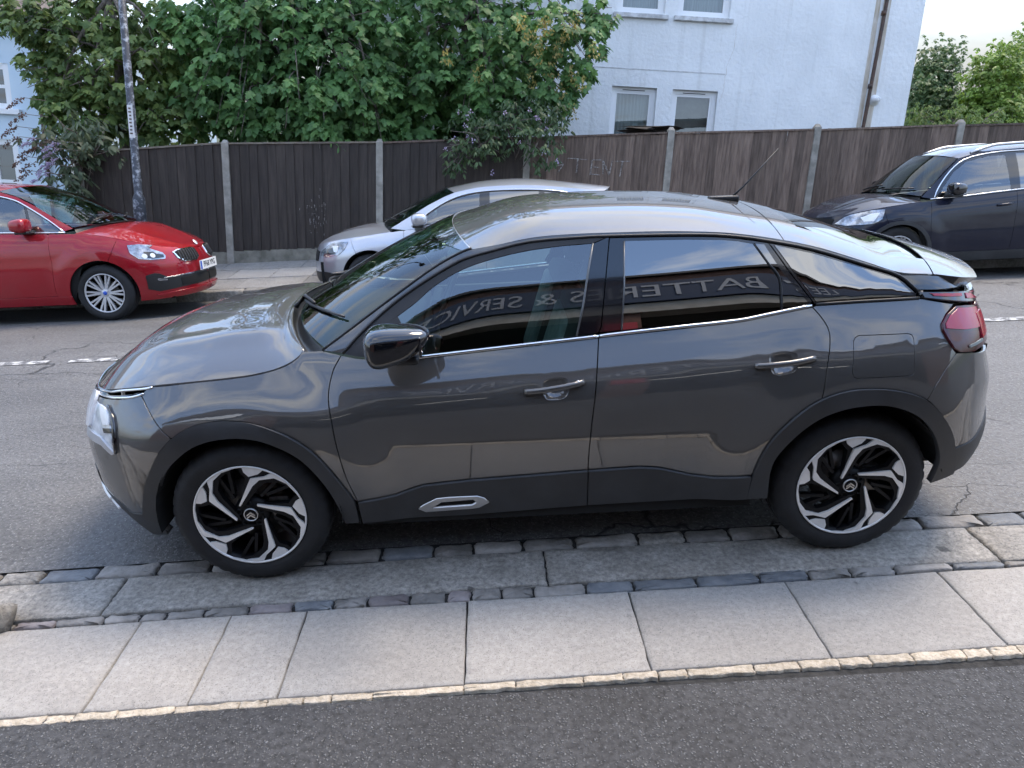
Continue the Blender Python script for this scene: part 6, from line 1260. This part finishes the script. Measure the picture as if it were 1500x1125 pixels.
def leaves(blobs, per, nl, size, seed, flat=.55, shell=.45, upw=.9):
    """sprays of leaves at twig ends through a crown's lumps"""
    g = np.random.default_rng(seed); P, T, Nn, Sz = [], [], [], []
    for (x, y, z, rx, rz) in blobs:
        k = max(4, int(per*rx*rz*(.55 if z > 4.2 else 1))); d = g.normal(size=(k, 3)); d /= np.linalg.norm(d, axis=1, keepdims=True); r = (shell+(1-shell)*g.random(k)**.6)[:, None]
        c = np.array([x, y, z])+d*r*np.array([rx, (rx+rz)*.5*.8, rz])*(1+.18*g.normal(size=(k, 1)))
        for i in range(k):
            n = int(nl*g.uniform(.6, 1.4)); a0 = g.random()*6.28; out = d[i]*np.array([1, 1, .3]); nn = np.array([0, -.35, upw])+.55*d[i]+.25*g.normal(size=3)
            for q in range(n):
                a = a0+q*2.4; h = np.array([math.cos(a), math.sin(a), 0]); t = h*.8+out*.6+np.array([0, 0, -flat-.3*g.random()])
                P.append(c[i]+h*size*.35*g.random()+np.array([0, 0, g.normal()*size*.25])); T.append(t); Nn.append(nn+.35*g.normal(size=3)+h*.3); Sz.append(size*g.uniform(.4, 1.3))
    return np.array(P), np.array(T), np.array(Nn), np.array(Sz)
def leaf_mesh(name, LV, LF, data):
    P, T, Nn, Sz = data; x, t, n = frames(T, Nn); k = len(LV)
    V = P[:, None]+Sz[:, None, None]*(LV[None, :, 0, None]*x[:, None]+LV[None, :, 1, None]*t[:, None]+LV[None, :, 2, None]*n[:, None])
    F = (np.array(LF)[None]+k*np.arange(len(P))[:, None, None]).reshape(-1, 3)
    me = bpy.data.meshes.new(name); me.vertices.add(len(P)*k); me.vertices.foreach_set('co', V.reshape(-1)); me.loops.add(F.size); me.loops.foreach_set('vertex_index', F.reshape(-1).astype(np.int32))
    me.polygons.add(len(F)); me.polygons.foreach_set('loop_start', np.arange(0, F.size, 3, dtype=np.int32)); me.polygons.foreach_set('loop_total', np.full(len(F), 3, np.int32)); me.update(calc_edges=True); me.validate()
    return me
def tube_tree(name, base, top, blobs, r0, mat, parent, seed, via=None):
    R = random.Random(seed); base, top = Vector(base), Vector(top); m = MB(); pts = []
    for k in range(7):
        t = k/6; p = base.lerp(top, t)+Vector((R.uniform(-.05, .05), R.uniform(-.05, .05), 0))*(1 if 0 < k < 6 else 0); pts.append(p)
    m.tube(pts, [r0*(1-.62*k/6) for k in range(7)], 10); tr = m.build('trunk', mat, parent, True)
    for (x, y, z, rx, rz) in blobs:
        t = R.uniform(.35, .95); s = base.lerp(top, t); e = Vector((x, y, z)); mid = s.lerp(e, .5)+Vector((R.uniform(-.12, .12), R.uniform(-.1, .1), R.uniform(.05, .25)))
        m = MB(); pp_ = [Vector(p) for p in crv([tuple(s), tuple(mid), tuple(e)], 4)]; m.tube(pp_, [max(.006, r0*.42*(1-.85*k/(len(pp_)-1))) for k in range(len(pp_))], 7)
        for q in range(4):
            d = Vector((R.gauss(0, 1), R.gauss(0, 1)-.4, R.gauss(0, .6))).normalized()*max(rx, rz)*.8; m.tube([mid.lerp(e, .5+.1*q), mid.lerp(e, .5+.1*q)+d*.5+Vector((0, 0, .05)), e+d], [.014, .009, .004], 5)
        m.build('limb', mat, tr, True)
def plant(name, label, cat, base, blobs, mat, LV, LF, per, nl, size, seed, top, r0, parts=0, group=None, bark='bark', **kw):
    t = thing(name, label, cat, base, group=group); B = Vector(base); rel = [(x-B.x, y-B.y, z-B.z, rx, rz) for x, y, z, rx, rz in blobs]
    tube_tree(name, (0, 0, 0), Vector(top)-B, rel, r0, bark, t, seed); d = leaves(rel, per, nl, size, seed, **kw)
    if parts:
        W_ = d[0]+np.array(B); dist = np.linalg.norm(W_-np.array(CAM[1:4]), axis=1)+.15*np.random.default_rng(seed).random(len(W_)); o = np.argsort(dist-d[3]*2.0); sel = o[:parts]; rest = o[parts:]
        lm = mesh('leaf', LV, LF, False); lm.materials.append(MATS[mat]); x, tt, n = frames(d[1], d[2])
        for i in sel:
            ob = bpy.data.objects.new('leaf', lm); COL.objects.link(ob); ob.parent = t; s = d[3][i]
            M_ = Matrix(((x[i][0]*s, tt[i][0]*s, n[i][0]*s, d[0][i][0]), (x[i][1]*s, tt[i][1]*s, n[i][1]*s, d[0][i][1]), (x[i][2]*s, tt[i][2]*s, n[i][2]*s, d[0][i][2]), (0, 0, 0, 1))); ob.matrix_local = M_
        d = tuple(q[rest] for q in d)
    link('crown', leaf_mesh('crown', LV, LF, d), mat, t, kind='stuff'); return t
T3 = [(-6.9, 9.7, 4.1, .8, .5), (-7.6, 9.4, 3.55, .5, .42), (-6.0, 10.8, 6.2, 1.1, .8), (-6.0, 10.1, 2.0, 1.0, .7), (-7.2, 10.1, 2.2, .8, .7), (-5.4, 10.2, 2.6, .8, .7), (-6.6, 10.4, 3.2, 1.0, .7), (-7.0, 8.8, 2.35, .5, .35), (-6.75, 9.3, 3.23, .88, .66), (-5.87, 9.0, 2.68, .87, .65), (-7.26, 9.2, 2.74, .5, .55), (-5.39, 9.4, 3.19, .67, .67), (-6.65, 9.0, 2.15, .77, .5), (-5.43, 8.9, 2.0, .77, .42), (-6.24, 9.8, 3.66, 1.01, .56), (-7.4, 9.6, 3.47, .5, .5), (-6.3, 9.4, 2.08, .8, .46), (-6.3, 10.2, 4.5, .9, .6), (-5.6, 10.6, 5.3, .9, .6)]
T1 = [(-3.6, 10.6, 6.8, 1.3, .9), (-2.2, 10.7, 7.0, 1.2, .9), (-4.6, 10.8, 6.2, 1.0, .8), (-4.9, 10.1, 2.2, .9, .7), (-3.6, 10.2, 1.9, 1.0, .6), (-2.4, 10.2, 2.2, 1.0, .8), (-4.6, 10.4, 3.3, 1.0, .8), (-2.0, 10.3, 3.3, 1.0, .8), (-4.66, 9.3, 3.36, .77, .66), (-3.56, 9.1, 3.11, .93, .76), (-4.37, 8.9, 2.42, .87, .66), (-3.16, 8.7, 2.18, .87, .54), (-2.24, 9.0, 3.05, .87, .76), (-2.28, 8.7, 2.25, .76, .54), (-2.72, 8.5, 1.86, .65, .3), (-3.9, 8.7, 1.9, .66, .31), (-3.11, 9.8, 3.56, 1.36, .68), (-3.78, 9.6, 2.53, 1.04, .69), (-1.88, 8.5, 1.73, .38, .22), (-3.9, 9.9, 4.5, 1.0, .7), (-2.3, 9.9, 4.5, 1.0, .7), (-3.4, 10.4, 5.6, 1.2, .7), (-2.0, 10.3, 5.6, .9, .6), (-4.6, 10.4, 5.2, .9, .6)]
T2 = [(-1.0, 10.5, 6.5, 1.0, .8), (.2, 10.4, 6.3, .9, .8), (-.4, 10.5, 7.7, .9, .7), (-1.2, 10.1, 2.0, .8, .6), (-.2, 10.1, 2.0, .8, .6), (.4, 10.0, 2.6, .6, .5), (-.94, 9.2, 3.23, .88, .77), (-.09, 8.9, 2.68, .87, .66), (-.99, 9.0, 2.41, .66, .55), (.79, 8.9, 3.14, .81, .54), (1.31, 8.7, 2.77, .48, .41), (.75, 8.6, 2.39, .59, .43), (-.13, 8.7, 1.97, .66, .38), (1.64, 8.8, 3.3, .3, .27), (-1.48, 9.0, 1.91, .56, .45), (-.28, 9.7, 3.36, 1.03, .68), (-.57, 9.5, 2.31, .81, .58), (1.07, 8.5, 2.08, .27, .27), (.53, 8.6, 1.89, .44, .33), (-.6, 9.8, 4.4, .9, .7), (.5, 9.7, 4.3, .7, .5), (-.8, 10.2, 5.4, .9, .6), (.3, 10.1, 5.1, .7, .5)]
plant('sycamore_tree', 'big dark green sycamore with broad lobed leaves hanging over the dark fence', 'tree', (-3.75, 9.3, -.2), T1, 'leaf_sycamore', LEAF_V, LEAF_F, 200, 8, .14, 11, (-3.2, 10.2, 6.6), .13, parts=290)
plant('sycamore_tree', 'sycamore with yellowish seed bunches beside the white house windows', 'tree', (-.55, 9.3, -.1), T2, 'leaf_sycamore', LEAF_V, LEAF_F, 200, 8, .13, 12, (-.4, 10.1, 6.6), .10, parts=290)
tk = plant('maple_tree', 'olive green leafy tree behind the lamp post and red car', 'tree', (-6.6, 9.5, -.3), T3, 'leaf_olive', LEAF_V, LEAF_F, 190, 8, .12, 13, (-6.1, 9.6, 4.6), .10, parts=290)
KEYS = [(.45, 8.5, 3.11), (.51, 8.5, 2.49), (.65, 8.5, 3.01), (.76, 8.5, 3.2), (.91, 8.5, 2.91), (1.12, 8.5, 2.57), (1.15, 8.5, 2.02), (-.77, 8.5, 2.87), (.96, 8.5, 2.33), (1.2, 8.5, 3.28), (.6, 8.5, 2.83), (.35, 8.5, 3.3), (1.28, 8.5, 2.42), (-.31, 8.5, 2.62), (1.44, 8.5, 2.89), (.8, 8.5, 2.63), (1.02, 8.5, 3.14), (.71, 8.5, 3.25)]
syc2 = [o for o in COL.objects if o.name == 'sycamore_tree.001'][0]; g = np.random.default_rng(4)
for kx, ky, kz in KEYS:
    n = 34; P = np.stack([kx+g.normal(size=n)*.05, ky-.25+g.normal(size=n)*.05, kz-.24*g.random(n)], 1)-np.array(syc2.location)
    T_ = np.stack([g.normal(size=n), g.normal(size=n), -1.2+0*P[:, 0]], 1); link('seed_bunch', leaf_mesh('seed_bunch', DIA_V*np.array([.6, 1, 1]), DIA_F, (P, T_, g.normal(size=(n, 3)), np.full(n, .055)*g.uniform(.7, 1.3, n))), 'seed_key', syc2, kind='stuff')
SH = [(-.36, 7.85, 1.44, .44, .27), (.57, 7.8, 1.51, .39, .43), (-.7, 7.85, 1.35, .23, .25), (.06, 8.0, 1.67, .63, .27), (.85, 7.95, 1.74, .29, .31), (-.46, 8.1, 1.73, .42, .23), (-.8, 7.8, 1.11, .08, .19), (.3, 8.3, 1.9, .6, .3)]
sh = plant('flowering_shrub', 'shrub with small lilac flowers spilling over the middle of the fence', 'shrub', (.1, 8.35, -.1), SH, 'leaf_shrub', LANCE_V*np.array([1.5, 1, 1]), LANCE_F, 430, 7, .085, 21, (.1, 8.3, 1.8), .03, shell=.25)
P = []
for x, y, z, rx, rz in SH[:6]:
    for q in range(3): P.append((x+g.normal()*rx*.6, y-rx*.55, z+g.normal()*rz*.6))
for p in P:
    n = 9; d = g.normal(size=(n, 3)); link('flower', leaf_mesh('flower', DIA_V, DIA_F, (np.array(p)+d*.012-np.array(sh.location), d, g.normal(size=(n, 3)), np.full(n, .032))), 'petal_lilac', sh)
BU = [(-6.51, 7.9, 1.47, .41, .41), (-6.16, 8.0, 1.65, .37, .29), (-6.59, 7.7, 1.14, .33, .27), (-6.78, 7.9, 1.78, .33, .29), (-6.4, 8.2, 1.9, .52, .31), (-6.5, 7.85, .8, .28, .3)]
bu = plant('buddleia', 'buddleia bush with drooping purple and brown flower spikes behind the red car', 'shrub', (-6.75, 8.0, -.25), BU, 'leaf_buddleia', LANCE_V*np.array([1.4, 1, 1]), LANCE_F, 230, 8, .13, 22, (-6.5, 8.0, 1.5), .03, shell=.25)
SPK = [(-6.58, 7.6, 1.70, 1), (-6.62, 7.6, 1.60, 1), (-6.67, 7.6, 1.47, 1), (-6.76, 7.6, 1.38, 1), (-6.86, 7.6, 1.26, 1), (-6.79, 7.6, 1.69, 0), (-6.97, 7.6, 1.62, 0), (-6.92, 7.6, 2.3, 0), (-7.12, 7.6, 1.92, 0), (-7.12, 7.6, 1.78, 0), (-7.08, 7.6, 1.30, 0), (-7.08, 7.6, 1.50, 0), (-6.9, 7.6, 1.75, 1), (-7.0, 7.6, 1.42, 0), (-6.95, 7.6, 2.08, 0)]
for x, y, z, fl in SPK:
    n = 60; t_ = g.random(n); ax = np.array([-.24, -.05, -.13]); s0 = np.array([x+.12, y, z+.06]); P = s0+ax*t_[:, None]+g.normal(size=(n, 3))*(.018*(1-.7*t_))[:, None]-np.array(bu.location)
    link('flower_spike', leaf_mesh('flower_spike', DIA_V, DIA_F, (P, g.normal(size=(n, 3)), g.normal(size=(n, 3)), np.full(n, .034))), 'petal_lilac' if fl else 'spent_spike', bu, kind='stuff')
    m = MB(); m.tube([Vector(s0-np.array(bu.location))+Vector((.25, .1, -.05)), Vector(s0-np.array(bu.location)), Vector(s0+ax-np.array(bu.location))], [.005, .004, .002], 5); m.build('stem', 'bark', bu)
R1 = [(16.71, 25., 2.56, .97, 1.28), (15.83, 24., 1.63, .63, 1.), (16.97, 24., 1.36, .63, .88), (16.3, 25, .6, .9, .9)]
R2 = [(17.09, 22., 2.21, 1.11, 1.27), (18.7, 23., 2.41, .96, 1.44), (16.56, 22., 1.37, .7, .7), (17.08, 21., 1.25, .9, .56), (18.2, 22, 1.2, 1.2, .9), (17.5, 22.5, .4, 1.4, .8)]
plant('round_tree', 'darker green round tree beyond the fence next to the house corner', 'tree', (16.5, 25, -1.2), R1, 'leaf_deep', DIA_V, DIA_F, 560, 9, .125, 31, (16.6, 25, 3.0), .12, shell=.3)
plant('round_tree', 'bright yellow-green round tree beyond the fence at the right edge', 'tree', (17.8, 22.4, -1.2), R2, 'leaf_pale', DIA_V, DIA_F, 520, 9, .125, 32, (17.7, 22.4, 2.8), .12, shell=.3)
BS = [(10.53, 15., 1.43, .48, .34), (11.49, 15., 1.36, .6, .3), (12.37, 15., 1.27, .51, .3), (11, 15.2, 1.0, .8, .4), (12.6, 15.3, .9, .9, .4)]
plant('low_bush', 'low brownish green bush just over the fence beneath the round trees', 'bush', (11.4, 15.2, -.8), BS, 'leaf_olive', LANCE_V, LANCE_F, 420, 8, .10, 33, (11.4, 15.2, 1.0), .04, shell=.3)
